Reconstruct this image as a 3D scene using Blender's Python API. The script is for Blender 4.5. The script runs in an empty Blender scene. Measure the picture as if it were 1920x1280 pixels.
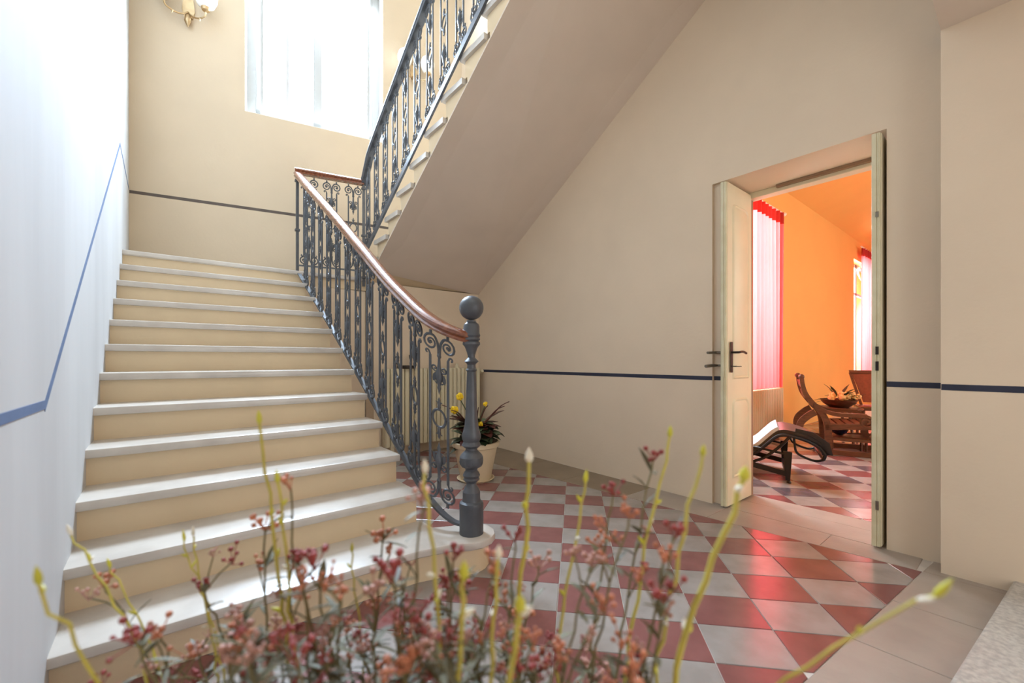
import bpy, bmesh, math, random
from mathutils import Vector, Matrix, noise
scn = bpy.context.scene
COL = scn.collection
PI = math.pi

# ------------------------------------------------------------------ camera
F, YAW, HOR = 796.15, 0.6854, 675.03          # focal length and horizon row, in pixels of a 1920 x 1280 frame
CAM = Vector((0.2737, -1.8656, 1.0586))
cd = bpy.data.cameras.new('camera'); cam = bpy.data.objects.new('camera', cd); COL.objects.link(cam)
cam.location = CAM; cam.rotation_euler = (PI/2, 0, -YAW)
cd.sensor_width = 36; cd.lens = F*36/1920; cd.shift_y = (HOR-640)/1920; cd.clip_start = 0.02
cd.dof.use_dof = True; cd.dof.focus_distance = 3.4; cd.dof.aperture_fstop = 2.2
scn.camera = cam
FW = Vector((math.sin(YAW), math.cos(YAW), 0)); RT = Vector((math.cos(YAW), -math.sin(YAW), 0)); UP = Vector((0, 0, 1))
def at(px, py, d): return CAM + (FW + RT*((px-960)/F) + UP*((HOR-py)/F))*d

# ------------------------------------------------------------------ sky, daylight, added fill lights, exposure
w = bpy.data.worlds.new('world'); scn.world = w; w.use_nodes = True
bg = w.node_tree.nodes['Background']; bg.inputs[0].default_value = (0.93, 0.97, 1.0, 1); bg.inputs[1].default_value = 1.5
def area(name, loc, target, sx, sy, power, col):
    l = bpy.data.lights.new(name, 'AREA'); l.shape = 'RECTANGLE'; l.size = sx; l.size_y = sy; l.energy = power; l.color = col
    o = bpy.data.objects.new(name, l); COL.objects.link(o); o.location = loc
    o.rotation_euler = (Vector(target)-Vector(loc)).to_track_quat('-Z', 'Y').to_euler(); return o
BA = math.atan(0.2059)                         # the rear wall is not square to the stairs
def back(u, z, off=0.0):                       # point on the rear wall: u along it, off into the stairwell
    return Vector((u*math.cos(BA) - off*math.sin(BA), 3.7555 - u*math.sin(BA) - off*math.cos(BA), z))
area('daylight_stair_window', back(1.70, 5.05, -0.55), back(1.60, 3.6, 1.5), 1.30, 1.6, 1000, (0.67, 0.83, 1.0))
area('daylight_entrance', (1.7, -3.75, 1.5), (1.7, 0, 1.4), 1.5, 2.2, 14, (0.97, 0.97, 1.0))
area('added_fill_upper', (1.7, -1.95, 5.6), (1.6, 3, 3.6), 1.5, 1.8, 6, (1.0, 0.97, 0.92))  # added fill at an invented upper window, brightens the rear wall
area('daylight_room_window', (6.4, 1.25, 2.1), (6.4, -2, 0.8), 1.25, 2.3, 330, (1.0, 0.97, 0.95))
area('daylight_room_window_far', (12.2, 1.25, 2.2), (11.0, -2, 0.8), 1.8, 2.3, 420, (1.0, 0.97, 0.95))
area('daylight_room_window_near', (4.95, 1.2, 2.0), (4.3, -1.2, 0.4), 0.85, 2.2, 220, (0.78, 0.88, 1.0))
area('added_fill_room_side', (8.2, -5.2, 1.9), (8.2, 0, 1.6), 4.2, 2.2, 95, (0.95, 0.97, 1.0))  # added fill from an unseen side opening, brightens the orange window wall
scn.view_settings.view_transform = 'Standard'; scn.view_settings.look = 'None'
scn.view_settings.gamma = 1; scn.view_settings.use_curve_mapping = False; scn.view_settings.exposure = 0.04

# ------------------------------------------------------------------ materials
def lin(c): return tuple((v/255/12.92 if v/255 <= 0.04045 else ((v/255+0.055)/1.055)**2.4) for v in c)
def mat(name, rgb, rough=0.6, var=0.06, scale=6.0, bump=0.0, bscale=60.0, metal=0.0, coat=0.0, stretch=(1, 1, 1), rgb2=None, spec=0.5, sub=None):
    m = bpy.data.materials.new(name); m.use_nodes = True
    nt = m.node_tree; b = nt.nodes['Principled BSDF']
    c = lin(rgb); b.inputs['Roughness'].default_value = rough; b.inputs['Metallic'].default_value = metal
    b.inputs['Specular IOR Level'].default_value = spec
    if coat: b.inputs['Coat Weight'].default_value = coat; b.inputs['Coat Roughness'].default_value = 0.12
    tc = nt.nodes.new('ShaderNodeTexCoord'); mp = nt.nodes.new('ShaderNodeMapping'); mp.inputs['Scale'].default_value = stretch
    nt.links.new(tc.outputs['Object'], mp.inputs['Vector'])
    n = nt.nodes.new('ShaderNodeTexNoise'); n.inputs['Scale'].default_value = scale; n.inputs['Detail'].default_value = 5
    nt.links.new(mp.outputs['Vector'], n.inputs['Vector'])
    mx = nt.nodes.new('ShaderNodeMix'); mx.data_type = 'RGBA'
    c2 = lin(rgb2) if rgb2 else tuple(min(1, v*(1+var)) for v in c)
    c1 = c if rgb2 else tuple(v*(1-var) for v in c)
    mx.inputs[6].default_value = (*c1, 1); mx.inputs[7].default_value = (*c2, 1)
    cr = nt.nodes.new('ShaderNodeMapRange'); cr.inputs[1].default_value = 0.35; cr.inputs[2].default_value = 0.65
    nt.links.new(n.outputs['Fac'], cr.inputs[0]); nt.links.new(cr.outputs[0], mx.inputs[0])
    nt.links.new(mx.outputs[2], b.inputs['Base Color'])
    if bump:
        n2 = nt.nodes.new('ShaderNodeTexNoise'); n2.inputs['Scale'].default_value = bscale; n2.inputs['Detail'].default_value = 4
        nt.links.new(mp.outputs['Vector'], n2.inputs['Vector'])
        bp = nt.nodes.new('ShaderNodeBump'); bp.inputs['Strength'].default_value = bump; bp.inputs['Distance'].default_value = 0.01
        nt.links.new(n2.outputs['Fac'], bp.inputs['Height']); nt.links.new(bp.outputs['Normal'], b.inputs['Normal'])
    return m
def glass_mat(name, tint, alpha):
    m = bpy.data.materials.new(name); m.use_nodes = True; nt = m.node_tree; nt.nodes.clear()
    o = nt.nodes.new('ShaderNodeOutputMaterial'); t = nt.nodes.new('ShaderNodeBsdfTransparent'); g = nt.nodes.new('ShaderNodeBsdfGlossy')
    g.inputs['Roughness'].default_value = 0.03; t.inputs[0].default_value = (*tint, 1)
    x = nt.nodes.new('ShaderNodeMixShader'); x.inputs[0].default_value = alpha
    nt.links.new(t.outputs[0], x.inputs[1]); nt.links.new(g.outputs[0], x.inputs[2]); nt.links.new(x.outputs[0], o.inputs[0]); return m
def cloth_mat(name, rgb, see, trans):
    m = bpy.data.materials.new(name); m.use_nodes = True; nt = m.node_tree; nt.nodes.clear(); c = (*lin(rgb), 1)
    o = nt.nodes.new('ShaderNodeOutputMaterial'); d = nt.nodes.new('ShaderNodeBsdfDiffuse'); tl = nt.nodes.new('ShaderNodeBsdfTranslucent'); tp = nt.nodes.new('ShaderNodeBsdfTransparent')
    n = nt.nodes.new('ShaderNodeTexNoise'); n.inputs['Scale'].default_value = 9
    mx = nt.nodes.new('ShaderNodeMix'); mx.data_type = 'RGBA'; mx.inputs[6].default_value = c; mx.inputs[7].default_value = (*[v*0.88 for v in c[:3]], 1)
    nt.links.new(n.outputs['Fac'], mx.inputs[0])
    nt.links.new(mx.outputs[2], d.inputs[0]); nt.links.new(mx.outputs[2], tl.inputs[0]); tp.inputs[0].default_value = c
    a = nt.nodes.new('ShaderNodeMixShader'); a.inputs[0].default_value = trans; b = nt.nodes.new('ShaderNodeMixShader'); b.inputs[0].default_value = see
    nt.links.new(d.outputs[0], a.inputs[1]); nt.links.new(tl.outputs[0], a.inputs[2]); nt.links.new(a.outputs[0], b.inputs[1]); nt.links.new(tp.outputs[0], b.inputs[2]); nt.links.new(b.outputs[0], o.inputs[0]); return m
M = {}
M['plaster'] = mat('cream_plaster', (226, 205, 178), 0.85, 0.025, 2.0, 0.10, 40)
M['plaster_back'] = mat('warm_cream_plaster', (211, 191, 163), 0.85, 0.025, 2.0, 0.10, 40)
M['plaster_left'] = mat('pale_grey_limewash', (192, 191, 190), 0.8, 0.0, 1.6, 0.12, 40, stretch=(1, 1.1, 0.2), rgb2=(208, 208, 207))
M['plaster_soffit'] = mat('taupe_plaster', (220, 202, 184), 0.9, 0.025, 2.5, 0.06, 30)
M['riser'] = mat('riser_plaster', (222, 198, 162), 0.8, 0.03, 4.0, 0.06, 50)
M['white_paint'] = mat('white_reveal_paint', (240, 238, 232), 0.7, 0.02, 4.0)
M['stripe'] = mat('navy_stripe_paint', (48, 50, 66), 0.8, 0.1, 8.0)
M['stripe_left'] = mat('blue_grey_stripe_paint', (92, 112, 148), 0.8, 0.1, 8.0)
M['stripe_back'] = mat('brown_stripe_paint', (96, 84, 76), 0.8, 0.1, 8.0)
M['marble'] = mat('worn_marble', (208, 199, 188), 0.24, 0.05, 5.0, 0.05, 30, rgb2=(192, 182, 171))
M['stone'] = mat('grey_border_stone', (168, 154, 140), 0.5, 0.07, 5.0, 0.10, 50)
M['stone_brown'] = mat('brown_border_stone', (142, 124, 102), 0.6, 0.07, 5.0, 0.10, 50)
M['granite'] = mat('bush_hammered_granite', (204, 196, 184), 0.7, 0.0, 60.0, 0.6, 120, rgb2=(176, 168, 158))
M['grout'] = mat('grout', (206, 196, 184), 0.8, 0.05, 20.0)
M['tile_red'] = mat('red_cement_tile', (136, 86, 82), 0.2, 0.0, 7.0, 0.04, 40, rgb2=(122, 75, 72))
M['tile_grey'] = mat('grey_cement_tile', (160, 151, 144), 0.22, 0.0, 7.0, 0.04, 40, rgb2=(145, 136, 129))
M['tile_dark'] = mat('slate_cement_tile', (108, 96, 100), 0.22, 0.0, 7.0, 0.04, 40, rgb2=(92, 82, 86))
M['iron'] = mat('dark_cast_iron', (84, 86, 90), 0.42, 0.12, 14.0, 0.05, 90, metal=0.2)
M['wood_rail'] = mat('mahogany_handrail', (112, 62, 40), 0.2, 0.0, 9.0, 0.02, 60, stretch=(6, 1, 6), rgb2=(142, 84, 56), coat=0.6)
M['door'] = mat('cream_door_paint', (226, 214, 182), 0.45, 0.03, 5.0, 0.04, 30)
M['door_edge'] = mat('aged_door_edge_paint', (222, 212, 178), 0.5, 0.0, 9.0, 0.05, 30, rgb2=(210, 198, 160))
M['door_frame'] = mat('brown_door_frame', (150, 120, 92), 0.5, 0.08, 6.0)
M['dark_metal'] = mat('dark_bronze', (60, 52, 46), 0.35, 0.1, 20.0, metal=0.7)
M['steel'] = mat('worn_steel', (128, 118, 104), 0.4, 0.1, 20.0, metal=0.7)
M['orange'] = mat('orange_room_plaster', (236, 186, 106), 0.85, 0.02, 1.5, 0.06, 30)
M['radiator'] = mat('cream_radiator_enamel', (222, 210, 178), 0.4, 0.02, 5.0)
M['pot'] = mat('beige_plant_pot', (224, 203, 168), 0.6, 0.04, 4.0)
M['soil'] = mat('potting_soil', (52, 40, 30), 0.95, 0.3, 40.0, 0.5, 60)
M['leaf_dark'] = mat('dark_green_leaf', (44, 56, 34), 0.4, 0.3, 12.0)
M['leaf_mid'] = mat('grey_green_leaf', (92, 104, 74), 0.5, 0.25, 12.0)
M['leaf_wine'] = mat('wine_red_leaf', (92, 50, 42), 0.4, 0.3, 12.0)
M['leaf_rust'] = mat('rust_leaf', (150, 92, 62), 0.45, 0.25, 12.0)
M['yellow'] = mat('yellow_petal', (248, 204, 30), 0.6, 0.1, 20.0)
M['brass'] = mat('antique_brass', (196, 168, 128), 0.35, 0.15, 12.0, metal=0.8)
M['opal'] = mat('opal_glass', (250, 250, 246), 0.25, 0.01, 4.0)
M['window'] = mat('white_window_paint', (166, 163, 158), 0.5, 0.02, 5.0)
M['glass'] = glass_mat('window_glass', (0.97, 0.98, 1.0), 0.05)
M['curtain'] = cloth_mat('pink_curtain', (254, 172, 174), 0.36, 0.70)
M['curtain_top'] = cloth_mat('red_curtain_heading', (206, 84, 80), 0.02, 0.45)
M['chair_wood'] = mat('brown_teak', (104, 68, 48), 0.4, 0.0, 8.0, 0.05, 50, stretch=(2, 2, 9), rgb2=(80, 52, 38))
M['chair_cane'] = mat('red_brown_back_panel', (124, 74, 52), 0.5, 0.12, 30.0, 0.15, 90)
M['black_leather'] = mat('black_leather', (44, 36, 34), 0.4, 0.15, 25.0, 0.08, 120)
M['white_leather'] = mat('white_leather', (206, 212, 222), 0.35, 0.03, 8.0)
M['black_steel'] = mat('black_enamel_steel', (34, 32, 32), 0.3, 0.1, 10.0, metal=0.3)
M['cream_petal'] = mat('cream_petal', (240, 214, 150), 0.6, 0.1, 20.0)
M['stem_green'] = mat('yellow_green_stem', (190, 176, 76), 0.55, 0.12, 25.0)
M['stem_brown'] = mat('olive_brown_stem', (112, 100, 62), 0.6, 0.2, 25.0)
M['bud_green'] = mat('lime_bud', (200, 194, 58), 0.5, 0.12, 20.0)
M['bud_white'] = mat('white_bud', (226, 218, 200), 0.6, 0.08, 20.0)
M['petal_red'] = mat('dried_red_petal', (146, 62, 58), 0.7, 0.2, 40.0)
M['petal_orange'] = mat('dried_orange_petal', (186, 116, 84), 0.7, 0.2, 40.0)
M['petal_pink'] = mat('dried_pink_petal', (188, 142, 128), 0.7, 0.2, 40.0)
M['leaf_olive'] = mat('dried_olive_leaf', (98, 92, 60), 0.6, 0.25, 30.0)
M['leaf_grey'] = mat('dried_grey_leaf', (92, 86, 62), 0.6, 0.2, 30.0)
M['ceramic'] = mat('white_glazed_ceramic', (222, 222, 224), 0.3, 0.03, 6.0)

# ------------------------------------------------------------------ mesh helpers
class MB:
    def __init__(s): s.v = []; s.f = []
    def add(s, vs, fs):
        o = len(s.v); s.v += [tuple(v) for v in vs]; s.f += [tuple(i+o for i in f) for f in fs]; return s
    def box(s, x0, y0, z0, x1, y1, z1, T=None):
        vs = [(x, y, z) for z in (z0, z1) for x, y in ((x0, y0), (x1, y0), (x1, y1), (x0, y1))]
        if T: vs = [T(Vector(v)) for v in vs]
        return s.add(vs, [(3, 2, 1, 0), (4, 5, 6, 7), (0, 1, 5, 4), (1, 2, 6, 5), (2, 3, 7, 6), (3, 0, 4, 7)])
    def prism(s, poly, ext, T):                # poly: list of (a, b); T(a, b, t) -> point; ext=(t0, t1)
        n = len(poly)
        vs = [T(a, b, ext[0]) for a, b in poly]+[T(a, b, ext[1]) for a, b in poly]
        return s.add(vs, [tuple(range(n))[::-1], tuple(range(n, 2*n))]+[(i, (i+1) % n, n+(i+1) % n, n+i) for i in range(n)])
    def lathe(s, prof, c=(0, 0, 0), seg=20, a0=0.0, a1=2*PI):
        vs = []; n = len(prof)
        for k in range(seg):
            a = 2*PI*k/seg
            vs += [(c[0]+r*math.cos(a), c[1]+r*math.sin(a), c[2]+z) for r, z in prof]
        fs = []
        for k in range(seg):
            k2 = (k+1) % seg
            fs += [(k*n+i, k2*n+i, k2*n+i+1, k*n+i+1) for i in range(n-1)]
        s.add(vs, fs)
        o = len(s.v)-len(vs)
        if prof[0][0] > 1e-5: s.f.append(tuple(o+k*n for k in range(seg))[::-1])
        if prof[-1][0] > 1e-5: s.f.append(tuple(o+k*n+n-1 for k in range(seg)))
        return s
    def tube(s, pts, r, seg=6, cap=True):
        pts = [Vector(p) for p in pts]; n = len(pts)
        rs = r if isinstance(r, (list, tuple)) else [r]*n
        vs = []; nrm = None
        for i, p in enumerate(pts):
            t = (pts[min(i+1, n-1)]-pts[max(i-1, 0)])
            t = t.normalized() if t.length > 1e-9 else Vector((0, 0, 1))
            if nrm is None: nrm = t.orthogonal().normalized()
            nrm = (nrm - t*nrm.dot(t)); nrm = nrm.normalized() if nrm.length > 1e-6 else t.orthogonal().normalized()
            b = t.cross(nrm)
            vs += [p+(nrm*math.cos(2*PI*k/seg)+b*math.sin(2*PI*k/seg))*rs[i] for k in range(seg)]
        fs = [(i*seg+k, i*seg+(k+1) % seg, (i+1)*seg+(k+1) % seg, (i+1)*seg+k) for i in range(n-1) for k in range(seg)]
        if cap: fs += [tuple(range(seg))[::-1], tuple((n-1)*seg+k for k in range(seg))]
        return s.add(vs, fs)
    def sweep(s, pts, prof, up=Vector((0, 0, 1))):   # prof in (side, up)
        pts = [Vector(p) for p in pts]; n = len(pts); m = len(prof); vs = []
        for i, p in enumerate(pts):
            t = (pts[min(i+1, n-1)]-pts[max(i-1, 0)]).normalized(); sd = t.cross(up).normalized(); u = sd.cross(t)
            vs += [p+sd*a+u*b for a, b in prof]
        fs = [(i*m+k, i*m+(k+1) % m, (i+1)*m+(k+1) % m, (i+1)*m+k) for i in range(n-1) for k in range(m)]
        fs += [tuple(range(m))[::-1], tuple((n-1)*m+k for k in range(m))]
        return s.add(vs, fs)
    def ball(s, c, r, seg=8, rings=5, sc=(1, 1, 1)):
        c = Vector(c); vs = [c+Vector((0, 0, r*sc[2]))]
        for i in range(1, rings):
            th = PI*i/rings
            vs += [c+Vector((r*sc[0]*math.sin(th)*math.cos(2*PI*k/seg), r*sc[1]*math.sin(th)*math.sin(2*PI*k/seg), r*sc[2]*math.cos(th))) for k in range(seg)]
        vs.append(c-Vector((0, 0, r*sc[2]))); e = len(vs)-1
        fs = [(0, 1+k, 1+(k+1) % seg) for k in range(seg)]
        for i in range(rings-2): fs += [(1+i*seg+k, 1+(i+1)*seg+k, 1+(i+1)*seg+(k+1) % seg, 1+i*seg+(k+1) % seg) for k in range(seg)]
        fs += [(e, 1+(rings-2)*seg+(k+1) % seg, 1+(rings-2)*seg+k) for k in range(seg)]
        return s.add(vs, fs)
    def leaf(s, base, d, nrm, L, W, curl=0.15):
        base = Vector(base); d = Vector(d).normalized(); nrm = Vector(nrm); sd = d.cross(nrm)
        sd = sd.normalized() if sd.length > 1e-6 else d.orthogonal().normalized(); up = sd.cross(d)
        th = 0.0012 if L > 0.06 else 0.0005
        prof = [(0, 0.08), (0.25, 0.8), (0.5, 1.0), (0.78, 0.62), (1.0, 0.03)]
        vs = []
        for t, wd in prof:
            c = base+d*(L*t)-up*(curl*L*t*t)
            vs += [c-sd*(W*0.5*wd)+up*W*0.10*wd, c, c+sd*(W*0.5*wd)+up*W*0.10*wd, c-up*th*2]
        fs = []
        for i in range(4):
            a = i*4; b = a+4
            fs += [(a, a+1, b+1, b), (a+1, a+2, b+2, b+1), (a+2, a+3, b+3, b+2), (a+3, a, b, b+3)]
        return s.add(vs, fs)
    def mesh(s, name, smooth=False):
        me = bpy.data.meshes.new(name); me.from_pydata(s.v, [], s.f); me.validate()
        bm = bmesh.new(); bm.from_mesh(me); bmesh.ops.recalc_face_normals(bm, faces=bm.faces); bm.to_mesh(me); bm.free()
        if smooth:
            me.polygons.foreach_set('use_smooth', [True]*len(me.polygons))
            try: me.set_sharp_from_angle(angle=math.radians(smooth if smooth is not True else 40))
            except Exception: pass
        me.update(); return me
def obj(name, mb, m, parent=None, smooth=False, label=None, bevel=0):
    me = mb.mesh(name, smooth) if isinstance(mb, MB) else mb
    if m is not None and not me.materials: me.materials.append(M[m] if isinstance(m, str) else m)
    o = bpy.data.objects.new(name, me); COL.objects.link(o)
    if parent is not None:
        o.parent = parent
        if parent.type == 'EMPTY': o.matrix_parent_inverse = Matrix.Translation(-parent.location)
    if label: o['label'] = label
    if bevel:
        b = o.modifiers.new('bevel', 'BEVEL'); b.width = bevel; b.segments = 2; b.limit_method = 'ANGLE'; b.angle_limit = math.radians(40)
    return o
def tag(o, label, cat, group=None, kind=None):
    if label: o['label'] = label
    if cat: o['category'] = cat
    if group: o['group'] = group
    if kind: o['kind'] = kind
    return o
def thing(name, loc, label, cat, group=None, kind=None):
    o = bpy.data.objects.new(name, None); COL.objects.link(o); o.location = Vector(loc); o.empty_display_size = 0.1
    return tag(o, label, cat, group, kind)
def struct(name, mb, m, label, cat=None, smooth=False, bevel=0):
    return tag(obj(name, mb, m, None, smooth, None, bevel), label, cat or name.split('_')[0], None, 'structure')
rnd = random.Random(7)

# ------------------------------------------------------------------ the shell of the hall and stairwell
R, T, W, W3 = 0.165, 0.2644, 1.3654, 3.408      # riser, tread, width of the lower flight, plane of the right wall
TOP = 7.0
PL, PR, PZ, PY = 0.148, 3.267, 2.70, -1.58      # entrance passage: left and right pier faces, its ceiling, where it opens
wl = struct('wall_left', MB().box(-0.35, -1.26, -0.1, 0, 4.2, TOP), 'plaster_left', 'pale grey streaked plaster wall beside the lower stairs', 'wall')
def strip(pts, wd, th, m, parent, T3):          # painted line, a hair proud of its wall
    mb = MB(); n = len(pts)
    for (a0, b0), (a1, b1) in zip(pts, pts[1:]):
        mb.prism([(a0, b0-wd/2), (a1, b1-wd/2), (a1, b1+wd/2), (a0, b0+wd/2)], (0, th), T3)
    return obj('painted_stripe', mb, m, parent)
strip([(-1.20, 0.936), (-0.03, 0.928)], 0.026, 0.0015, 'stripe_left', wl, lambda a, b, t: Vector((t, a, b)))
strip([(-0.03, 0.922), (2.684, 2.762)], 0.030, 0.0015, 'stripe_left', wl, lambda a, b, t: Vector((t, a, b)))
strip([(2.684, 2.762), (3.74, 2.735)], 0.022, 0.0015, 'stripe_left', wl, lambda a, b, t: Vector((t, a, b)))
# right wall with the doorway
DY0, DY1, DZ, WX2 = -1.352, -0.372, 2.357, 3.86
wr = struct('wall_right', MB().box(W3, DY1, -0.1, WX2, 4.2, TOP).box(W3, PY-0.3, -0.1, WX2, DY0, TOP).box(W3, DY0, DZ, WX2, DY1, TOP).box(W3+0.03, DY1-0.072, -0.1, WX2, DY1, DZ+0.05),
            'plaster', 'tan plaster wall with the open doorway and a dark stripe', 'wall')
for y0, y1 in ((DY1, 2.55), (-1.60, DY0)):
    strip([(y0, 0.925), (y1, 0.925)], 0.030, 0.0015, 'stripe', wr, lambda a, b, t: Vector((W3-t, a, b)))
strip([(DY1-0.072, 0.925), (DY1, 0.925)], 0.030, 0.0015, 'stripe', wr, lambda a, b, t: Vector((W3+0.03-t, a, b)))
# entrance piers, the wall above the passage and its ceiling
wfl = struct('wall_entrance_left', MB().box(-0.35, -3.4, -0.1, PL, -1.24, PZ+0.05), 'plaster', 'near edge of the entrance pier at the far left', 'wall')
strip([(-3.3, 0.905), (-1.25, 0.905)], 0.03, 0.0015, 'stripe', wfl, lambda a, b, t: Vector((PL+t, a, b)))
wfr = struct('wall_entrance_right', MB().box(PR, -3.4, -0.1, WX2, PY, PZ+0.05), 'plaster', 'projecting plaster pier at the far right', 'wall')
strip([(-3.3, 0.925), (PY-0.002, 0.925)], 0.030, 0.0015, 'stripe', wfr, lambda a, b, t: Vector((PR-t, a, b)))
struct('ceiling_passage', MB().box(-0.35, -3.4, PZ, WX2, PY, PZ+0.25), 'plaster_soffit', 'low plaster ceiling over the entrance at upper right', 'ceiling')
struct('wall_added_entrance', MB().box(-0.35, -3.6, -0.1, 0.95, -3.4, PZ+0.25).box(2.45, -3.6, -0.1, WX2, -3.4, PZ+0.25).box(0.95, -3.6, 2.45, 2.45, -3.4, PZ+0.25), 'plaster', 'added wall behind the viewer, narrowing the entrance doorway to cut its light', 'wall')  # unseen wall added to let less light in through the entrance
UW = (0.95, 2.45, 4.6, 6.5)                      # invented window opening in the unseen upper wall, lets the added fill through
struct('wall_front', MB().box(-0.35, PY-0.3, PZ+0.25, UW[0], PY, TOP).box(UW[1], PY-0.3, PZ+0.25, WX2, PY, TOP).box(UW[0], PY-0.3, PZ+0.25, UW[1], PY, UW[2]).box(UW[0], PY-0.3, UW[3], UW[1], PY, TOP),
       'plaster', 'upper entrance wall above the passage', 'wall')
struct('ceiling', MB().box(-0.35, PY-0.3, TOP, WX2, 4.2, TOP+0.2), 'white_paint', 'high plaster ceiling of the stairwell', 'ceiling')
# rear wall with the tall window
WU0, WU1, WZ0, WZ1 = 0.968, 2.435, 3.775, 6.35
def bbox(mb, u0, u1, z0, z1, o0, o1):
    return mb.add([back(u, z, o) for z in (z0, z1) for u, o in ((u0, o0), (u1, o0), (u1, o1), (u0, o1))],
                  [(3, 2, 1, 0), (4, 5, 6, 7), (0, 1, 5, 4), (1, 2, 6, 5), (2, 3, 7, 6), (3, 0, 4, 7)])
mb = MB()
for a in ((0, WU0, -0.1, TOP), (WU1, 3.5, -0.1, TOP), (WU0, WU1, -0.1, WZ0), (WU0, WU1, WZ1, TOP)): bbox(mb, *a, 0, -0.42)
wb = struct('wall_back', mb, 'plaster_back', 'cream rear wall of the stairwell around the tall window', 'wall')
strip([(0.004, 2.7185), (3.42, 2.7185)], 0.030, 0.0015, 'stripe_back', wb, lambda a, b, t: back(a, b, t))
# window reveal lining, frame, casements, panes
mb = MB()
bbox(mb, WU0, WU0+0.004, WZ0, WZ1, 0.0, -0.38); bbox(mb, WU1-0.004, WU1, WZ0, WZ1, 0.0, -0.38); bbox(mb, WU0, WU1, WZ0, WZ0+0.004, 0.0, -0.38)
win = struct('window_1', mb, 'white_paint', 'tall bright white window in the rear stairwell wall', 'window')
mb = MB(); D0, D1 = -0.22, -0.29
for a in ((WU0, WU0+0.09, WZ0, WZ1), (WU1-0.09, WU1, WZ0, WZ1), (WU0, WU1, WZ0, WZ0+0.08), (WU0, WU1, WZ1-0.08, WZ1)): bbox(mb, *a, D0, D1)
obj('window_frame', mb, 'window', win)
IW0, IW1 = WU0+0.09, WU1-0.09; cw = (IW1-IW0)/2
for k in range(2):
    u0 = IW0+k*cw; u1 = u0+cw; mb = MB()
    for a in ((u0, u0+0.045, WZ0+0.08, WZ1-0.08), (u1-0.045, u1, WZ0+0.08, WZ1-0.08), (u0, u1, WZ0+0.08, WZ0+0.16), (u0, u1, WZ1-0.16, WZ1-0.08)): bbox(mb, *a, D0-0.005, D1+0.015)
    if k == 0: bbox(mb, (u0+u1)/2-0.012, (u0+u1)/2+0.012, WZ0+0.16, 5.45, D0-0.01, D1+0.02)
    for zz in (5.45,): bbox(mb, u0, u1, zz, zz+0.03, D0-0.01, D1+0.02)
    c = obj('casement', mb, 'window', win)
    for z0, z1 in ((WZ0+0.16, 5.45), (5.48, WZ1-0.16)):
        p = MB(); bbox(p, u0+0.045, u1-0.045, z0, z1, -0.25, -0.256); obj('pane', p, 'glass', c)
for u in (IW0+0.05, IW1-0.08):
    mb = MB(); bbox(mb, u, u+0.03, WZ0+0.10, WZ1, -0.12, -0.19); obj('shutter_edge', mb, 'window', win)
# wall under the landing and under the first step of the upper flight
struct('wall_stair', MB().box(2.03, 2.65, -0.1, W3, 2.80, 1.902).box(2.03, 2.80, -0.1, W3, 2.885, 1.835).box(W-0.01, 2.90, -0.1, 2.03, 3.02, 1.835),
       'plaster', 'short plaster wall behind the radiator under the landing', 'wall')

# ------------------------------------------------------------------ floor: base, tiles, border stones
def clip(poly, a, b, c):                         # keep a*x + b*y <= c
    out = []
    for i, p in enumerate(poly):
        q = poly[(i+1) % len(poly)]; dp = a*p[0]+b*p[1]-c; dq = a*q[0]+b*q[1]-c
        if dp <= 0: out.append(p)
        if dp*dq < 0: t = dp/(dp-dq); out.append((p[0]+(q[0]-p[0])*t, p[1]+(q[1]-p[1])*t))
    return out
def parea(p): return abs(sum(p[i][0]*p[(i+1) % len(p)][1]-p[(i+1) % len(p)][0]*p[i][1] for i in range(len(p))))/2
def inset(poly, g):
    n = len(poly); A = sum(poly[i][0]*poly[(i+1) % n][1]-poly[(i+1) % n][0]*poly[i][1] for i in range(n)); sg = 1 if A > 0 else -1
    out = poly
    for i in range(n):
        p, q = poly[i], poly[(i+1) % n]; dx, dy = q[0]-p[0], q[1]-p[1]; L = math.hypot(dx, dy)
        if L < 1e-6: continue
        nx, ny = dy/L*sg, -dx/L*sg; out = clip(out, nx, ny, nx*p[0]+ny*p[1]-g)
        if len(out) < 3: return []
    return out
floor = struct('floor', MB().box(-0.35, -1.80, -0.15, WX2, 4.2, -0.0035), 'grout', 'red and grey diagonal chequered tile floor of the hall', 'floor')
MD = (0.741, 0.672); ND = (0.672, -0.741)        # the tile rows run diagonally
MS, NS, M0, N0 = 0.225, 0.2815, 1.20, 2.05
def flat_piece(name, poly, z, m, parent, bev=0.0):
    cx = sum(p[0] for p in poly)/len(poly); cy = sum(p[1] for p in poly)/len(poly)
    mbp = MB(); q = inset(poly, 0.0022); n = len(q)
    if n < 3: return None
    vs = [(x, y, -0.01) for x, y in poly]+[(x, y, z-0.0012) for x, y in poly]
    o_ = MB(); n0 = len(poly)
    o_.prism(poly, (-0.01, z-0.0010), lambda a, b, t: Vector((a, b, t)))
    if n == n0: o_.v = o_.v[:n0]+o_.v[n0:]; o_.f = [f for f in o_.f if f != tuple(range(n0, 2*n0))]; b0 = len(o_.v); o_.v += [(x, y, z) for x, y in q]; o_.f.append(tuple(range(b0, b0+n)))
    if n == n0:
        # match the inset ring to the outer one by nearest corner
        ring = []
        for (x, y) in poly: ring.append(b0+min(range(n), key=lambda k: (q[k][0]-x)**2+(q[k][1]-y)**2))
        if len(set(ring)) == n: o_.f += [(n0+i, n0+(i+1) % n0, ring[(i+1) % n0], ring[i]) for i in range(n0)]
        else: o_.f.append(tuple(range(n0, 2*n0)))
    return obj(name, o_, m, parent)
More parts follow.
